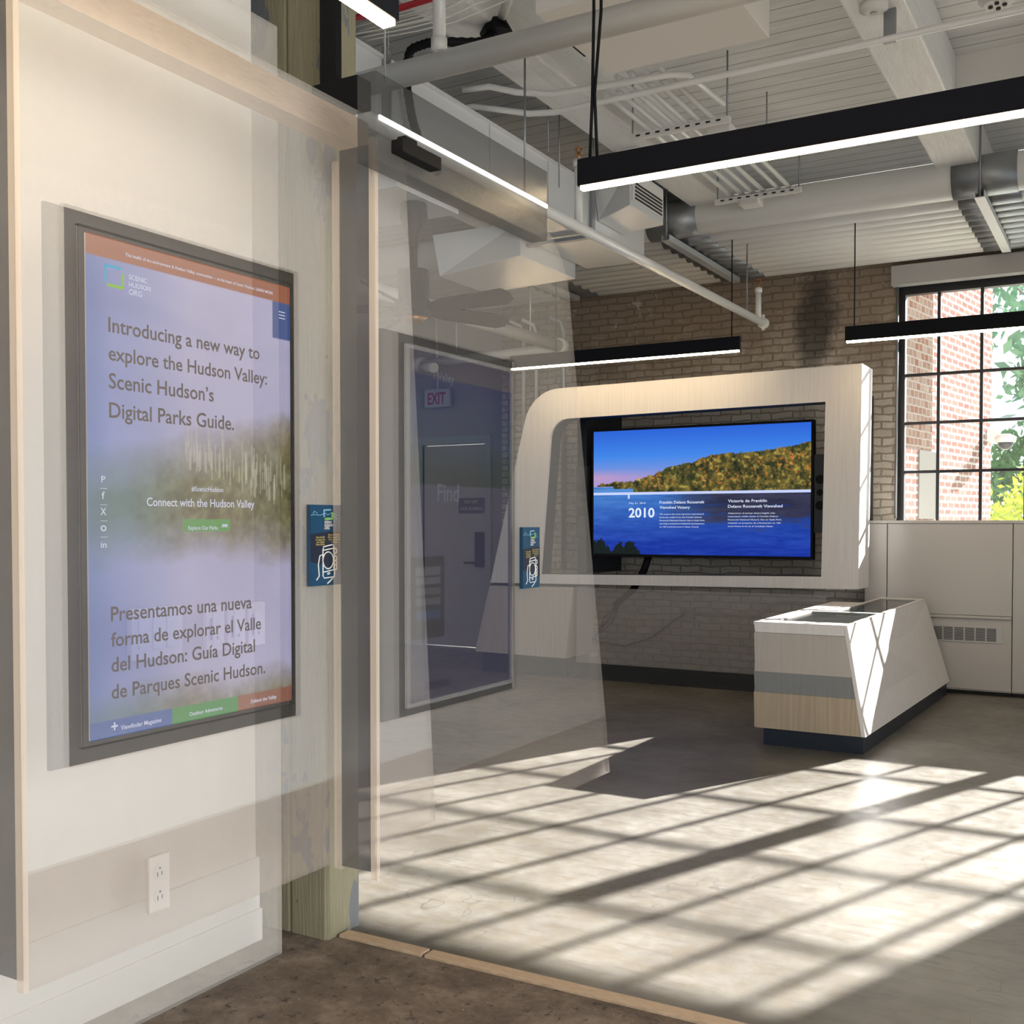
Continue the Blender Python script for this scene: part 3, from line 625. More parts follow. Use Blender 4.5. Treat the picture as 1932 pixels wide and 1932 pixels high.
# cables under the frame
tag(MB().tube([(-4.15, 9.85, 1.18), (-4.20, 9.86, 1.05), (-4.33, 9.89, 0.85), (-4.55, 9.95, 0.68)], 0.035, 10).build('cable_sleeve', 'rubber'), 'thick black cable sleeve dropping from under the television', 'cable')
for i in range(3):
    tag(MB().tube([(-4.56 + 0.01 * i, 9.97 + 0.02 * i, 0.665), (-4.72 + 0.03 * i, 10.05 + 0.03 * i, 0.55 - 0.03 * i), (-4.8 - 0.05 * i, 10.15 + 0.03 * i, 0.42 - 0.05 * i), (-4.95, 10.2 + 0.03 * i, 0.40 - 0.06 * i)], 0.008, 6).build('loose_cable', 'rubber'), 'thin black loose cables fanning out below the thick cable sleeve', 'cable', 'loose cables under the television')
tag(MB().tube([(-4.02, 10.56, 0.60), (-4.12, 10.5, 0.52), (-4.35, 10.45, 0.33), (-4.65, 10.42, 0.22), (-4.95, 10.4, 0.25), (-5.2, 10.4, 0.36)], 0.012, 8).build('looping_cable', 'rubber'), 'black power cord looping from the outlet box on the brick wall', 'cord')
k = thing('surface_outlet', 'grey surface outlet box with conduit on the brick wall under the television', 'outlet', (-4.0, 10.65, 0.56))
bx('outlet_box', plain('outlet_grey', (0.32, 0.32, 0.32), 0.5), k, (-4.08, -3.96, 10.57, 10.65, 0.50, 0.64), 0.006)
MB().tube([(-3.96, 10.6, 0.59), (-3.35, 10.6, 0.59), (-3.28, 10.6, 0.60), (-3.10, 10.6, 0.735), (-3.03, 10.6, 0.75), (-2.3, 10.6, 0.75)], 0.016, 10).build('conduit', plain('painted_conduit', (0.45, 0.42, 0.38), 0.5), k)
# low cabinets under the frame
k = thing('low_cabinet', 'low greige cabinet with slanted end under the left of the white frame', 'cabinet', (-5.3, 9.4, 0))
MB().hexa([(-5.86, 9.40, 0.20), (-4.825, 9.40, 0.19), (-4.825, 9.95, 0.19), (-5.86, 9.95, 0.20), (-5.69, 9.40, 0.875), (-4.745, 9.40, 0.885), (-4.745, 9.95, 0.885), (-5.69, 9.95, 0.875)]).build('cabinet_body', 'greige', k)
bx('plinth', 'navy', k, (-5.79, -4.84, 9.44, 9.93, 0, 0.19))
bx('shadow_gap', 'slot', k, (-5.66, -4.76, 9.42, 9.9, 0.885, 0.903))
k = thing('see_through_cabinet', 'long low see-through cabinet front below the television screen', 'cabinet', (-3.8, 9.42, 0))
bx('front_panel', 'ghostcab', k, (-4.72, -2.33, 9.42, 9.44, 0.16, 0.885))
bx('plinth', 'ghosttoe', k, (-4.80, -2.33, 9.45, 9.47, 0.0, 0.158))

# ================================================================ DISPLAY CASE
def case():
    k = thing('display_case', 'pale angled display counter with glass top on a dark plinth', 'display case', (-1.95, 8.6, 0))
    yf, yb = 7.20, 9.36
    yc = 10.15
    def X(z, y):  # slanted right side
        t = (y - yf) / (yc - yf); return lerp(lerp(-1.523, -1.435, t), lerp(-1.640, -1.640, t), (z - 0.12) / 0.70)
    z0, z1 = 0.12, 0.82
    # right side: slanted white panel; continues back to the window cabinets
    def quad_side(za, zb, name, mat):
        a, b = X(za, yf), X(zb, yf); c, d = X(za, yc), X(zb, yc)
        MB().hexa([(a - 0.025, yf, za), (a, yf, za), (c, yc, za), (c - 0.025, yc, za), (b - 0.025, yf, zb), (b, yf, zb), (d, yc, zb), (d - 0.025, yc, zb)]).build(name, mat, k)
    quad_side(z0, z1, 'side_panel', 'laminate')
    def front(za, zb, name, mat):
        MB().hexa([(-2.255, yf, za), (X(za, yf) - 0.026, yf, za), (X(za, yf) - 0.026, yf + 0.025, za), (-2.255, yf + 0.025, za), (-2.262, yf, zb), (X(zb, yf) - 0.026, yf, zb), (X(zb, yf) - 0.026, yf + 0.025, zb), (-2.262, yf + 0.025, zb)]).build(name, mat, k)
    front(z0, 0.362, 'front_wood_panel', 'oak'); front(0.363, 0.50, 'front_grey_band', 'greyband'); front(0.501, 0.765, 'front_upper_panel', 'greige')
    front(0.768, z1, 'front_rail', 'laminate')
    bx('left_panel', 'laminate', k, (-2.265, -2.24, yf + 0.026, 9.38, z0, z1))
    bx('back_left_panel', 'laminate', k, (-2.03, -2.005, 9.38, yc, z0, z1))
    prism('Z', z1, 0.018, [(-2.265, yf), (-1.642, yf), (-1.642, yc), (-2.02, yc), (-2.02, 9.38), (-2.265, 9.38)], [rect(-2.15, -1.67, 7.36, 8.28), rect(-1.99, -1.67, 8.36, 9.95)]).build('top_rim', 'laminate', k)
    bx('glass_top', 'caseglass', k, (-2.15, -1.67, 7.36, 8.28, z1 + 0.004, z1 + 0.014)); bx('glass_top', 'caseglass', k, (-1.99, -1.67, 8.36, 9.95, z1 + 0.004, z1 + 0.014))
    bx('display_floor', plain('case_lining', (0.05, 0.055, 0.055), 0.6), k, (-2.23, -1.7, 7.23, 9.36, 0.70, 0.715))
    pl = MB().hexa([(-2.205, 7.24, 0), (-1.545, 7.10 + 0.14, 0), (-1.46, yc, 0), (-1.99, yc, 0), (-2.205, 7.24, z0), (-1.545, 7.24, z0), (-1.46, yc, z0), (-1.99, yc, z0)])
    pl.build('plinth', 'navy', k)
case()

# ================================================================ WINDOW CABINETS
def wcab(label, x0, x1, grille):
    k = thing('window_cabinet', label, 'cabinet', ((x0 + x1) / 2, 10.25, 0), 'grey white cabinets under the window')
    bx('carcass', 'cabinet', k, (x0 + 0.002, x1 - 0.002, 10.27, 10.645, 0.035, 1.50))
    bx('plinth', 'slot', k, (x0 + 0.002, x1 - 0.002, 10.30, 10.62, 0, 0.033))
    bx('top_board', 'cabinet', k, (x0, x1, 10.245, 10.648, 1.502, 1.528), 0.003)
    if grille:
        bx('upper_door', 'cabinet', k, (x0 + 0.004, x1 - 0.004, 10.25, 10.269, 0.70, 1.498), 0.002)
        bx('ledge', 'cabinet', k, (x0 + 0.004, x1 - 0.004, 10.235, 10.269, 0.672, 0.695), 0.003)
        bx('lower_door', 'cabinet', k, (x0 + 0.004, x1 - 0.004, 10.25, 10.269, 0.05, 0.668), 0.002)
        gx0, gx1, gz0, gz1 = x1 - 0.66, x1 - 0.07, 0.462, 0.607
        g = bx('vent_grille', plain('grille_grey', (0.5, 0.5, 0.49), 0.4, 0.3), k, (gx0, gx1, 10.244, 10.2495, gz0, gz1), 0.001)
        sl_ = MB()
        for i in range(6):
            for j in range(10):
                a = gx0 + 0.02 + i * 0.088; b = gz0 + 0.016 + j * 0.0117; sl_.box(a, a + 0.076, 10.242, 10.2439, b, b + 0.006)
        sl_.build('grille_slots', 'slot', g)
    else:
        bx('door_panel', 'cabinet', k, (x0 + 0.004, x1 - 0.004, 10.25, 10.269, 0.05, 1.498), 0.002)
wcab('narrow plain grey-white cabinet panel beside the white media frame', -2.19, -1.99, False)
wcab('wide grey-white window cabinet with the vent grille', -1.99, -0.95, True)
wcab('plain grey-white window cabinet at the right edge past the vent grille', -0.95, 0.1, False)
tag(MB().box(0.1, 5.9, 10.25, 10.64, 0, 1.528).build('cabinet_run', 'cabinet', None, 0.004), 'continuation of the grey-white window cabinets beyond the right edge', 'cabinet')
k = thing('acrylic_stand', 'small clear upright stand on the cabinet at the window corner', 'stand', (-2.1, 10.45, 1.528))
bx('upright', M['glass'], k, (-2.09, -2.05, 10.44, 10.45, 1.528, 1.66))

# ================================================================ PENDANT LIGHTS
def pendant(label, a, b, axis, z=2.75, w=0.036, h_=0.10, mat='black', led='led', cables=(), rod='rubber', top=4.45, cr=0.004, wire=True):
    mid = ((a[0] + b[0]) / 2, (a[1] + b[1]) / 2, z)
    k = thing('linear_pendant', label, 'pendant light', mid, 'black linear pendants')
    if axis == 'X': B = (a[0], b[0], a[1] - w / 2, a[1] + w / 2); E_ = (a[0] + 0.012, b[0] - 0.012, a[1] - w / 2 + 0.004, a[1] + w / 2 - 0.004)
    else: B = (a[0] - w / 2, a[0] + w / 2, a[1], b[1]); E_ = (a[0] - w / 2 + 0.004, a[0] + w / 2 - 0.004, a[1] + 0.012, b[1] - 0.012)
    bx('housing', mat, k, (*B, z + 0.014, z + 0.014 + h_), 0.002)
    bx('diffuser', led, k, (*E_, z, z + 0.014))
    for x, y in cables:
        MB().tube([(x, y, z + h_), (x, y, top)], cr, 6).build('suspension_cable', rod, k)
    return k
pendant('long black linear pendant crossing the upper right of the room', (-1.845, 3.70), (1.2, 3.70), 'X', cables=((0.9, 3.70),), rod='galv')
for dx in (0.0, 0.03):
    tag(MB().tube([(-1.80 + dx, 3.70, 2.86), (-1.79 + dx * 0.3, 3.70, 3.1), (-1.785 + dx, 3.70, 3.4), (-1.79 + dx, 3.70, 4.45)], 0.006, 6).build('pendant_cord', 'rubber'), 'black power cords feeding the near end of the long pendant', 'cord', 'cords above the long pendant')
pendant('black linear pendant hanging above the white media frame', (-5.18, 8.95), (-2.945, 8.95), 'X', z=2.95, w=0.042, h_=0.116, cables=((-4.7, 8.95), (-3.02, 8.95)), top=3.896, cr=0.005)
pendant('black linear pendant hanging in front of the window', (-2.075, 8.95), (1.0, 8.95), 'X', z=2.95, w=0.042, h_=0.116, cables=((-2.005, 8.95), (0.8, 8.95)), top=3.896, cr=0.005)
pendant('black linear pendant end at the top edge beside the olive post', (-1.655, -1.2), (-1.655, 2.26), 'Y', cables=((-1.655, 2.1),), rod='galv', w=0.045, led='led')
M['smoke'] = plain('smoked_grey_housing', (0.045, 0.048, 0.05), 0.4, 0, 0.72)
k = thing('linear_pendant', 'grey see-through linear pendant slanting below the white duct', 'pendant light', (-1.98, 3.1, 2.6), 'black linear pendants')
bx('housing', 'smoke', k, (-1.962, -1.895, 2.51, 3.54, 2.535, 2.786), 0.002)
bx('diffuser', 'ledwhite', k, (-1.894, -1.888, 2.52, 3.53, 2.650, 2.663))
MB().tube([(-1.93, 2.60, 2.78), (-1.93, 2.60, 4.45)], 0.003, 6).build('suspension_cable', 'galv', k)

# ================================================================ CEILING SERVICES
k = thing('air_duct', 'white rectangular air duct running along the left of the ceiling', 'duct', (-3.65, 6.2, 3.6))
MB().box(-3.95, -3.45, 3.3, 8.08, 3.60, 3.92).build('duct_body', 'duct', k, 0.004)
MB().box(-3.96, -3.435, 3.3, 8.09, 3.915, 3.935).box(-3.96, -3.435, 3.3, 8.09, 3.59, 3.60).build('flange', 'duct', k)
for y in (4.62, 7.08):
    MB().box(-3.448, -3.425, y, y + 0.05, 3.56, 3.98).box(-3.97, -3.425, y, y + 0.05, 3.55, 3.575).build('hanger_strap', 'galv', k)
    MB().tube([(-3.43, y + 0.025, 3.95), (-3.43, y + 0.025, 4.45)], 0.006, 6).build('hanger_rod', 'galv', k)
for y in (5.7, 6.45): MB().box(-3.449, -3.443, y, y + 0.012, 3.60, 3.92).build('seam', 'duct', k)
def diffuser(label, x0, x1, y0, y1, z0, z1, louvre):
    k = thing('air_diffuser', label, 'air diffuser', ((x0 + x1) / 2, (y0 + y1) / 2, z0), 'white duct diffusers')
    MB().hexa([(x0, y0 + 0.1, z0), (x1, y0, z0 + 0.05), (x1, y1, z0 + 0.05), (x0, y1 - 0.1, z0), (x0, y0, z1), (x1, y0, z1), (x1, y1, z1), (x0, y1, z1)]).build('diffuser_box', 'duct', k, 0.006)
    if louvre:
        g = bx('grille', 'white', k, (x1, x1 + 0.012, y0 + 0.03, y1 - 0.03, z0 + 0.09, z1 - 0.03), 0.002)
        sl_ = MB()
        for i in range(5): sl_.box(x1 + 0.012, x1 + 0.016, y0 + 0.06, y1 - 0.06, z0 + 0.105 + i * 0.026, z0 + 0.118 + i * 0.026)
        sl_.build('louvre_gaps', 'slot', g)
        MB().tube([(x1 - 0.16, y0 - 0.002, z0 + 0.2), (x1 - 0.16, y0 - 0.02, z0 + 0.2), (x1 - 0.08, y0 - 0.03, z0 + 0.2)], 0.012, 8).build('damper_handle', 'galv', k)
diffuser('white diffuser box with louvre on the side of the duct', -3.445, -3.15, 7.12, 7.74, 3.70, 4.02, True)
diffuser('white tapered diffuser box behind the ghostly kiosk', -4.75, -3.97, 7.0, 7.9, 3.42, 3.72, False)
o = tag(MB().box(-6.2, -3.96, 5.45, 6.15, 3.56, 3.86).build('branch_duct', 'duct', None, 0.004), 'white branch duct crossing above the ceiling fan', 'duct')
k = thing('large_pipe', 'fat cream pipe slanting across the top of the picture', 'pipe', (-2.0, 4.2, 3.6))
MB().tube([(-3.30, 4.2, 3.6), (1.5, 4.2, 3.6)], 0.058, 24).build('pipe_run', 'cream_pipe', k)
MB().tube([(-2.81, 4.2, 3.62), (-2.81, 4.2, 4.44)], 0.030, 16).build('riser', 'cream_pipe', k)
MB().tube([(-2.81, 4.2, 3.655), (-2.81, 4.2, 3.72)], 0.038, 16).build('tee_collar', 'cream_pipe', k)
k = thing('ceiling_box', 'white boxed unit hanging near the top centre behind the cream pipe', 'ventilation box', (-2.05, 4.9, 3.9))
bx('box_body', plain('satin_white_box', (0.74, 0.69, 0.62), 0.4, 0.0), k, (-2.50, -1.62, 4.55, 5.35, 3.90, 4.18), 0.004)
bx('hanger_slot', 'slot', k, (-2.515, -2.501, 4.75, 5.1, 3.905, 3.93))
for x in (-2.4, -1.75): MB().tube([(x, 5.2, 4.18), (x, 5.2, 4.45)], 0.006, 6).build('hanger_rod', 'galv', k)
# bank of parallel white pipes in front of the far wall
G = 'white pipes in the bank below the ceiling'
NP = 10
words = ['front and thickest', 'second', 'third', 'fourth', 'fifth', 'sixth', 'seventh', 'eighth', 'ninth', 'last and nearest the brick wall']
for i in range(NP):
    y = 8.65 if i == 0 else 8.95 + (i - 1) * 0.187
    r = 0.14 if i == 0 else 0.088; z = 4.035 if i == 0 else 3.985
    lab = 'long white pipe in the ceiling bank, %s' % words[i] + ('' if i in (0, NP - 1) else ' from the front')
    k = thing('bank_pipe', lab, 'pipe', (-3.2, y, z), G)
    MB().tube([(-8.6, y, z), (3.0, y, z)], r, 24).build('pipe_run', 'pipe', k)
    for xc in (-5.2, -3.42, -1.02):
        MB().tube([(xc - 0.21, y, z), (xc + 0.23, y, z)], r + (0.008 if i == 0 else 0.0045), 24).build('coupling_band', 'galv', k)
for x, l in ((-5.16, 'steel strut under the pipe bank seen through the ghostly kiosk'), (-3.43, 'steel strut under the pipe bank left of centre'), (-1.03, 'steel strut under the pipe bank near the right edge')):
    k = thing('pipe_strut', l, 'strut', (x, 9.4, 3.85), 'struts under the pipe bank')
    MB().box(x - 0.035, x + 0.035, 8.48, 10.3, 3.835, 3.842).box(x - 0.035, x - 0.028, 8.48, 10.3, 3.842, 3.885).box(x + 0.028, x + 0.035, 8.48, 10.3, 3.842, 3.885).build('channel', plain('strut_steel', (0.62, 0.63, 0.64), 0.4, 0.4), k)
    for y in (8.495, 10.54):
        if y < 9: MB().tube([(x, y, 3.84), (x, y, 4.45)], 0.008, 8).build('hanger_rod', 'galv', k)
# sprinkler line and heads
k = thing('sprinkler_pipe', 'long thin white sprinkler pipe ending before the brick wall', 'pipe', (-2.95, 7, 3.29))
MB().tube([(-2.95, 3.3, 3.27), (-2.95, 9.6, 3.295)], 0.033, 16).build('pipe_run', 'pipe', k)
MB().tube([(-2.95, 9.58, 3.295), (-2.95, 9.64, 3.295)], 0.048, 16).build('end_coupling', 'pipe', k)
MB().box(-2.96, -2.94, 9.59, 9.62, 3.23, 3.37).build('coupling_bolt', 'pipe', k)
for y, zt in ((5.91, 3.70), (9.46, 3.60)):
    s = MB().tube([(-2.95, y, 3.29), (-2.95, y, zt - 0.06)], 0.025, 12); s.tube([(-2.95, y, zt - 0.06), (-2.95, y, zt - 0.02)], 0.034, 12).build('riser', 'pipe', k)
    hd = MB().tube([(-2.95, y, zt - 0.02), (-2.95, y, zt + 0.03)], 0.012, 8); hd.tube([(-2.95, y, zt + 0.05), (-2.95, y, zt + 0.056)], 0.026, 10); hd.tube([(-2.972, y, zt + 0.01), (-2.967, y, zt + 0.05)], 0.005, 6); hd.tube([(-2.928, y, zt + 0.01), (-2.933, y, zt + 0.05)], 0.005, 6)
    hd.build('sprinkler_head', 'brass', k)
for y, zt in ((5.25, 4.1), (9.135, 3.894)): MB().tube([(-2.95, y, 3.32), (-2.95, y, zt)], 0.006, 6).build('hanger_rod', 'galv', k)
k = thing('sprinkler_main', 'fat white sprinkler main with an elbow seen through the ghostly kiosk', 'pipe', (-5.3, 9.5, 3.37))
MB().tube([(-5.33, 6.3, 3.37), (-5.33, 10.25, 3.37)], 0.062, 18).build('pipe_run', 'pipe', k)
MB().tube([(-5.33, 10.2, 3.35), (-7.1, 10.2, 3.30)], 0.052, 18).build('return_run', 'pipe', k)
for pa, pb in (((-5.33, 10.2, 3.37), (-5.33, 10.30, 3.37)), ((-7.04, 10.2, 3.30), (-7.14, 10.2, 3.30))): MB().tube([pa, pb], 0.085, 16).build('coupling', 'pipe', k)
MB().tube([(-7.08, 10.2, 3.28), (-6.7, 9.9, 3.2)], 0.055, 14).build('stub', 'pipe', k)
for x, y in ((-5.33, 9.6), (-6.6, 10.2)): MB().tube([(x, y, 3.40), (x, y, 3.894)], 0.008, 6).build('hanger_rod', 'pipe', k)
k = thing('exit_sign', 'white exit sign with red letters hanging before the grey door', 'sign', (-7.39, 11.0, 2.91))
bx('sign_box', plain('exit_sign_white', (0.55, 0.57, 0.58), 0.4), k, (-7.575, -7.21, 10.98, 11.04, 2.905, 3.13), 0.015)
MB().tube([(-7.39, 11.0, 3.12), (-7.36, 10.95, 3.5), (-7.36, 10.9, 4.45)], 0.014, 8).build('drop_rod', 'pipe', k)
lettering('exit_letters', plain('exit_red', (0.45, 0.015, 0.04), 0.5), k, 'Y', 10.977, [('EXIT', -7.52, 2.945, 0.255, 0.145)], 0.02)
k = thing('direction_sign', 'dark plate on the grey door reading exit left', 'sign', (-6.97, 11.115, 1.63))
bx('plate', plain('sign_charcoal', (0.06, 0.06, 0.075), 0.5), k, (-7.16, -6.79, 11.108, 11.119, 1.625, 1.81))
lettering('direction_letters', 'plate', k, 'Y', 11.106, [('EXIT LEFT', -7.07, 1.745, 0.19, 0.034), ('SALIR IZQUIERDA', -7.135, 1.665, 0.32, 0.034)], 0.008)
# conduits on the brick at left
for i, (x, m_, l) in enumerate(((-5.98, 'pipe', 'leftmost thin white conduit climbing the brick beside the door'), (-5.82, 'pipe', 'second thin white conduit climbing the brick beside the door'), (-5.48, 'galv', 'bent steel conduit climbing the brick above the rounded frame corner'))):
    z1 = 3.75
    tag(MB().tube([(x, 10.62, 1.0), (x, 10.62, z1 - 0.15), (x - 0.03, 10.60, z1 - 0.05), (x - 0.12, 10.5, z1)], 0.020 if i < 2 else 0.028, 10).build('wall_conduit', m_), l, 'conduit', 'conduits on the brick wall')
# ceiling fan
k = thing('ceiling_fan', 'black ceiling fan with down rod seen through the ghostly kiosk', 'ceiling fan', (-4.08, 5.8, 2.85))
FX, FY = -4.08, 5.8
MB().tube([(FX, FY, 3.555), (FX, FY, 3.47), (FX, FY, 3.33), (FX, FY, 3.28)], [0.085, 0.09, 0.035, 0.03], 24).build('canopy', 'black', k)
MB().tube([(FX, FY, 3.30), (FX, FY, 3.12)], 0.025, 14).build('down_rod', 'black', k)
MB().tube([(FX, FY, 3.14), (FX, FY, 3.13), (FX, FY, 2.94), (FX, FY, 2.92), (FX, FY, 2.84), (FX, FY, 2.83)], [0.05, 0.10, 0.10, 0.13, 0.13, 0.06], 28).build('motor', 'black', k)
MB().tube([(FX, FY, 2.83), (FX, FY, 2.80)], [0.09, 0.05], 20).build('switch_cup', 'brass', k)
for j, a in enumerate((-4, 68, 140, 212, 284)):
    c, s_ = math.cos(math.radians(a)), math.sin(math.radians(a)); R_ = Matrix.Translation((FX, FY, 2.88)) @ Matrix.Rotation(math.radians(a), 4, 'Z') @ Matrix.Rotation(math.radians(-32), 4, 'X')
    mb = prism('Z', -0.006, 0.012, [(0.10, -0.03), (0.25, -0.06), (0.72, -0.07), (0.76, -0.03), (0.76, 0.03), (0.70, 0.06), (0.25, 0.05), (0.10, 0.03)]); mb.v = [tuple(R_ @ Vector(q)) for q in mb.v]
    mb.build('blade', 'black', k)
# conduits crossing the ceiling
k = thing('ceiling_conduit', 'long thin white conduit crossing below the right beam', 'conduit', (-2, 5.75, 3.95), 'white conduits crossing the ceiling')
MB().tube([(-3.75, 5.62, 4.02), (-3.55, 5.66, 4.03), (-3.40, 5.70, 4.0), (-3.20, 5.76, 3.955), (-3.05, 5.8, 3.95), (1.2, 5.74, 3.95)], 0.018, 10).build('conduit_run', 'pipe', k)
MB().box(-1.16, -1.10, 5.77, 5.79, 3.93, 4.10).build('strap', 'galv', k)
k = thing('ceiling_conduit', 'short white conduit with a bend just above the longer crossing conduit', 'conduit', (-2.6, 5.6, 3.98), 'white conduits crossing the ceiling')
MB().tube([(-3.45, 5.40, 4.02), (-3.30, 5.45, 4.03), (-3.15, 5.52, 3.99), (-2.95, 5.6, 3.97), (-2.45, 5.66, 3.97), (-2.30, 5.70, 3.98), (-2.22, 5.80, 4.0), (-2.22, 6.4, 4.04)], 0.018, 10).build('conduit_run', 'pipe', k)
BG = 'bundle of white conduits beside the timber beam'
for i in range(6):
    x = -2.80 + i * 0.085; y0 = 5.75 if i > 1 else 5.95
    lab = ['leftmost thin white conduit of the ceiling bundle', 'second conduit from the left in the ceiling bundle', 'third conduit from the left in the ceiling bundle', 'third conduit from the right in the ceiling bundle', 'second conduit from the right in the ceiling bundle', 'rightmost thin white conduit of the ceiling bundle'][i]
    tag(MB().tube([(x, y0, 4.06), (x, 6.9, 4.06), (x + (0.03 if i > 3 else 0), 7.0, 4.06), (x + (0.03 if i > 3 else 0), 8.45, 4.06)], 0.017, 10).build('bundle_conduit', 'pipe'), lab, 'conduit', BG)
for y, l in ((6.62, 'slotted white strut carrying the conduit bundle near the centre'), (8.27, 'slotted white strut carrying the conduit bundle by the pipe bank')):
    k = thing('conduit_strut', l, 'strut', (-2.6, y, 4.02), 'struts under the conduit bundle')
    MB().box(-2.93, -2.25, y - 0.02, y + 0.02, 4.005, 4.042).build('channel', 'white', k, 0.002)
    sl_ = MB()
    for j in range(9): sl_.box(-2.88 + j * 0.068, -2.85 + j * 0.068, y - 0.0215, y - 0.0201, 4.018, 4.03)
    sl_.build('slots', 'slot', k)
    for x in (-2.91, -2.27): MB().tube([(x, y, 4.04), (x, y, 4.45)], 0.006, 6).build('hanger_rod', 'galv', k)
for x, y, l in ((-2.36, 6.78, 'white junction box on the conduit bundle above the long pendant'), (-2.66, 8.33, 'white junction box at the far end of the conduit bundle')):
    tag(MB().box(x - 0.075, x + 0.075, y - 0.07, y + 0.07, 3.97, 4.045).build('junction_box', 'white', None, 0.006), l, 'junction box', 'junction boxes on the conduits')
for x, y, l in ((-2.6, 7.3, 'small white box fixed under the left timber beam'),): 
    tag(MB().box(-3.20, -3.02, 6.98, 7.16, 4.055, 4.10).build('beam_box', 'white', None, 0.012), l, 'sensor box')
k = thing('smoke_detector', 'round white smoke detector under the right beam at the top edge', 'smoke detector', (-1.19, 5.68, 4.06))
MB().tube([(-1.19, 5.68, 4.10), (-1.19, 5.68, 4.07), (-1.19, 5.68, 4.055)], [0.07, 0.07, 0.04], 24).build('detector_body', 'white', k); MB().tube([(-1.19, 5.68, 4.056), (-1.19, 5.68, 4.05)], 0.018, 12).build('sensor_eye', 'galv', k)
k = thing('ceiling_sensor', 'round grey ceiling sensor at the top right edge', 'sensor', (-0.7, 6.4, 4.3))
MB().tube([(-0.70, 6.42, 4.45), (-0.70, 6.42, 4.31), (-0.70, 6.42, 4.28)], [0.10, 0.10, 0.07], 24).build('sensor_body', 'white', k)
for j in range(4): MB().tube([(-0.70 + 0.035 * math.cos(j * 1.57), 6.42 + 0.035 * math.sin(j * 1.57), 4.281), (-0.70 + 0.035 * math.cos(j * 1.57), 6.42 + 0.035 * math.sin(j * 1.57), 4.27)], 0.012, 8).build('sensor_eye', 'slot', k)
# loose thin rods hanging from the ceiling
for x, y, z0, l in ((-2.25, 7.38, 4.12, 'short thin steel rod hanging right of the conduit bundle'), (-3.40, 6.36, 3.94, 'thin steel rod hanging by the far side of the duct'), (-3.40, 6.52, 3.75, 'thicker steel rod hanging down in front of the duct')):
    tag(MB().tube([(x, y, z0), (x, y, 4.45)], 0.005, 6).build('threaded_rod', 'galv'), l, 'rod', 'loose hanging rods')
# corrugated black flex with its round box
k = thing('flex_conduit', 'black corrugated flex hanging from a round box past the cream pipe', 'conduit', (-2.95, 4.95, 4.1))
MB().tube([(-2.95, 4.95, 4.13), (-2.95, 4.95, 4.06)], [0.05, 0.09], 22).build('round_box', 'rubber', k)
pts = [(-2.96, 4.93, 4.06), (-3.0, 4.88, 4.0), (-3.2, 4.72, 3.99), (-3.33, 4.70, 3.97), (-3.385, 4.74, 3.85), (-3.385, 4.80, 3.65), (-3.36, 4.86, 3.50), (-3.27, 4.9, 3.36)]
dense = []
for a, b in zip(pts, pts[1:]):
    for j in range(10): dense.append(Vector(a).lerp(Vector(b), j / 10))
for _ in range(6): dense = [dense[0]] + [(dense[i - 1] + dense[i] * 2 + dense[i + 1]) / 4 for i in range(1, len(dense) - 1)] + [dense[-1]]
MB().tube(dense, [0.021 if j % 2 else 0.025 for j in range(len(dense))], 12).build('flex_tube', 'rubber', k)
tag(MB().tube([(-2.62, 4.55, 4.2), (-2.78, 4.78, 4.13), (-2.90, 4.92, 4.13)], 0.025, 12).build('conduit_stub', 'pipe'), 'short white conduit stub entering the round black box', 'conduit')
# red and white cables near the post
for i in range(2):
    tag(MB().tube([(-2.60, 4.45, 4.28 + 0.04 * i), (-2.72, 4.40, 4.12 + 0.05 * i), (-2.9, 4.32, 3.98 + 0.05 * i), (-3.15, 4.27, 3.95 + 0.06 * i), (-3.5, 4.25, 3.965 + 0.06 * i)], 0.009 + 0.007 * (1 - i), 8).build('red_cable', 'red'), ['thicker lower red cable crossing behind the cream riser', 'thinner upper red cable crossing behind the cream riser'][i], 'cable', 'red cables by the riser')
for i in range(9):
    a, b = (i % 3 - 1) * 0.05, (i // 3) * 0.03
    tag(MB().tube([(-2.55 + a, 4.95 + a, 4.30 + b), (-2.80 + a, 4.60 + a * 1.3, 4.06 + b * 1.2), (-3.0 + a, 4.50 + a, 3.965 + b * 1.5), (-3.2 + a, 4.45 + a, 3.945 + b * 1.4), (-3.6 + a, 4.4 + a, 3.95 + b)], 0.004, 6).build('white_cable', 'whitecable'), 'thin white cable in the drooping bunch beneath the red cables', 'cable', 'bunch of thin white cables')
# black drop conduit and power box on the olive post
k = thing('drop_conduit', 'black flat conduit running down the olive post to a box', 'conduit', (-2.43, 3.04, 3.0))
MB().box(-2.50, -2.43, 2.99, 3.022, 3.02, 4.3).build('conduit_run', 'rubber', k)
MB().box(-2.53, -2.33, 2.98, 3.06, 2.93, 3.03).build('power_box', 'rubber', k, 0.004)
k = thing('power_feed_box', 'small black power box on the grey see-through pendant', 'power box', (-1.9, 2.77, 2.60))
bx('box_body', 'rubber', k, (-1.887, -1.845, 2.57, 2.77, 2.568, 2.606), 0.003)
bx('box_lid', 'rubber', k, (-1.88, -1.85, 2.59, 2.65, 2.6065, 2.62), 0.002)

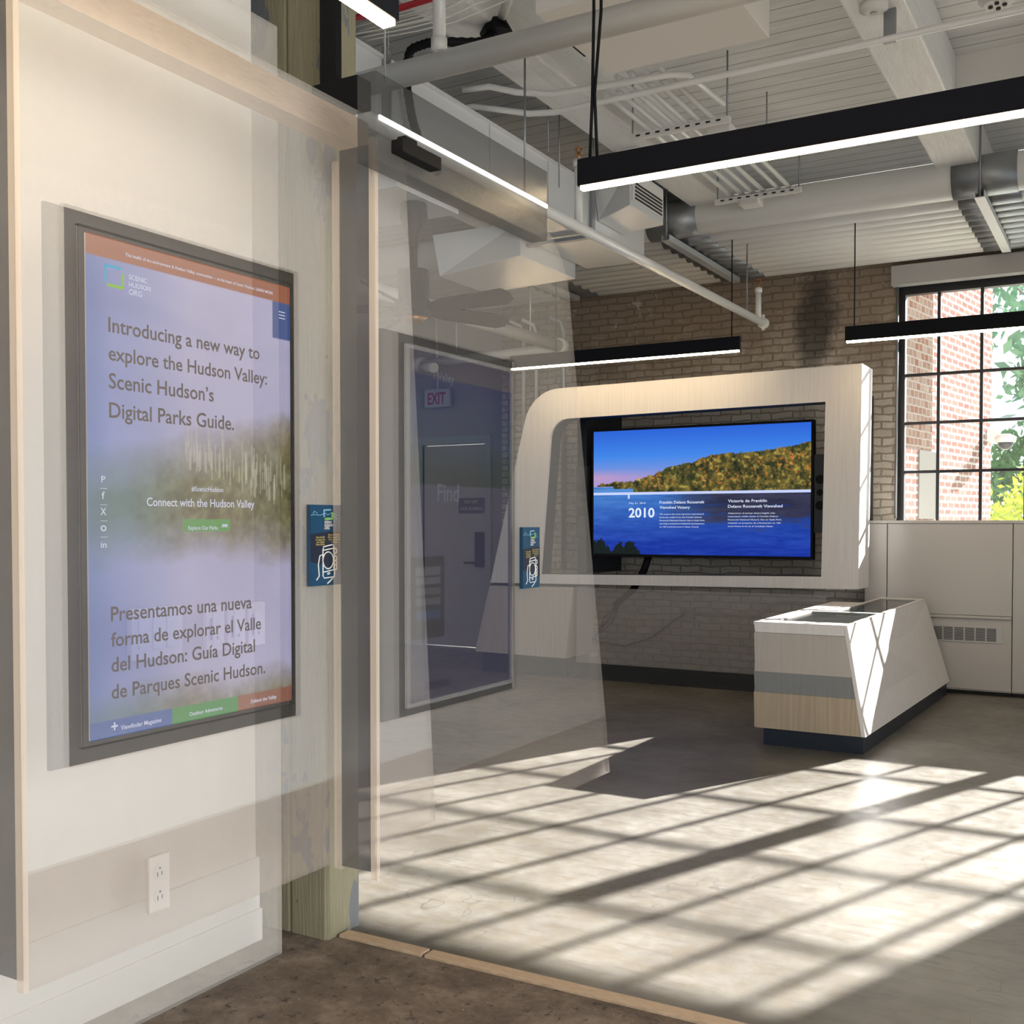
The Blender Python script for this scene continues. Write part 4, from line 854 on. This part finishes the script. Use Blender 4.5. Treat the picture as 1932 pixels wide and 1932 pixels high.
# ================================================================ OUTSIDE
def outside():
    tag(MB().box(-30, 30, 11.8, 90, -0.6, -0.5).build('ground', plain('outdoor_ground', (0.30, 0.32, 0.26), 0.9)), 'pale ground outside the window', 'ground')
    # neighbouring brick wall, receding from our facade
    a = math.atan2(0.156, 0.988)
    bm_ = brick_mat('neighbour_brick', (0.20, 0.11, 0.095), (0.27, 0.165, 0.145), (0.40, 0.39, 0.38), None, axes='YZ', msize=0.016, bw=0.21, bh=0.075, bump=0.15, spec=0.0)
    k = thing('brick_building', 'red brick neighbour building seen through the left window panes', 'building', (-2.05, 11.2, -0.5))
    k.rotation_euler = (0, 0, -a)
    me_o = MB().box(-3.5, 0, 0.0, 3.07, 0, 8.5).build('brick_wall', bm_); me_o.parent = k
    pb = MB().box(0, 0.012, 0.5, 1.02, 2.05, 2.75).build('stucco_patch', plain('old_stucco', (0.15, 0.15, 0.14), 0.9, spec=0.0)); pb.parent = k
    ob = MB().box(0.0, 0.006, 0.0, 0.9, 1.5, 2.04).box(0.0, 0.006, 0.0, 0.9, 2.76, 5.5).build('old_brick_face', brick_mat('old_brick', (0.10, 0.048, 0.032), (0.14, 0.11, 0.09), (0.16, 0.15, 0.135), None, axes='YZ', msize=0.01, bw=0.12, bh=0.08, bump=0.2, spec=0.0)); ob.parent = k
    # security camera on the building corner
    c = thing('security_camera', 'white dome security camera on the brick corner outside', 'camera', (-1.40, 14.1, 2.4))
    bx('mount', 'white', c, (-1.62, -1.46, 14.06, 14.14, 2.48, 2.62), 0.01)
    MB().tube([(-1.40, 14.1, 2.56), (-1.40, 14.1, 2.52), (-1.40, 14.1, 2.46)], [0.05, 0.12, 0.11], 20).build('camera_body', 'white', c)
    MB().tube([(-1.40, 14.1, 2.46), (-1.40, 14.1, 2.41), (-1.40, 14.1, 2.375)], [0.09, 0.075, 0.03], 20).build('dome', plain('smoked_dome', (0.03, 0.03, 0.04), 0.1), c)
    def foliage(n, c0, rad, size, seed, mat, k, name='foliage'):
        r = np.random.default_rng(seed); mb = MB(); cl = r.normal(0, 1, (max(6, n // 90), 3)); cl /= np.maximum(1, np.linalg.norm(cl, axis=1))[:, None] * 1.02
        for i in range(n):
            p_ = cl[r.integers(len(cl))] + r.normal(0, 0.17, 3); p_ = np.array(c0) + p_ * np.array(rad)
            x = r.normal(0, 1, 3); x /= np.linalg.norm(x); y = np.cross(x, r.normal(0, 1, 3)); y /= np.linalg.norm(y); s_ = size * r.uniform(0.6, 1.3)
            mb.add([p_ - x * s_, p_ + y * s_ * 0.45, p_ + x * s_, p_ - y * s_ * 0.45], [(0, 1, 2, 3)])
        mb.build(name, mat, k)
    leaf = plain('leaf_green', (0.10, 0.24, 0.08), 0.6); leaf2 = plain('leaf_bluegreen', (0.16, 0.31, 0.20), 0.6); leafy = plain('leaf_yellow_green', (0.42, 0.50, 0.05), 0.6)
    k = thing('leafy_tree', 'tall leafy tree beyond the brick building outside', 'tree', (-0.75, 24, -0.5))
    MB().tube([(-0.75, 24, -0.5), (-0.7, 24, 3.0), (-0.9, 24, 7.5)], [0.16, 0.13, 0.06], 10).build('trunk', 'bollard', k)
    MB().tube([(-0.8, 24, 4.0), (-1.6, 24, 5.6), (-2.2, 24.0, 6.2)], [0.06, 0.04, 0.02], 8).build('branch', 'bollard', k)
    foliage(1000, (-1.3, 24, 6.2), (1.7, 1.6, 1.9), 0.16, 4, leaf2, k)
    k = thing('distant_tree', 'round dark green tree far behind the yellow shrub outside', 'tree', (-2.1, 32, -0.5))
    MB().tube([(-2.1, 32, -0.5), (-2.1, 32, 2.2)], 0.2, 10).build('trunk', 'bollard', k); foliage(1800, (-2.1, 32, 2.7), (1.8, 1.5, 1.2), 0.17, 5, leaf, k)
    k = thing('yellow_shrub', 'bright yellow-green shrub low outside the window', 'shrub', (-1.25, 16.5, -0.5))
    MB().tube([(-1.25, 16.5, -0.5), (-1.25, 16.5, 1.2)], 0.05, 8).build('stem', 'bollard', k); foliage(1500, (-1.3, 16.5, 1.35), (0.62, 0.7, 0.75), 0.06, 6, leafy, k)
    tag(MB().tube([(-1.85, 28, -0.5), (-1.85, 28, 4.9)], 0.10, 10).build('utility_pole', 'bollard'), 'thin dark utility pole beyond the camera outside', 'pole')
outside()
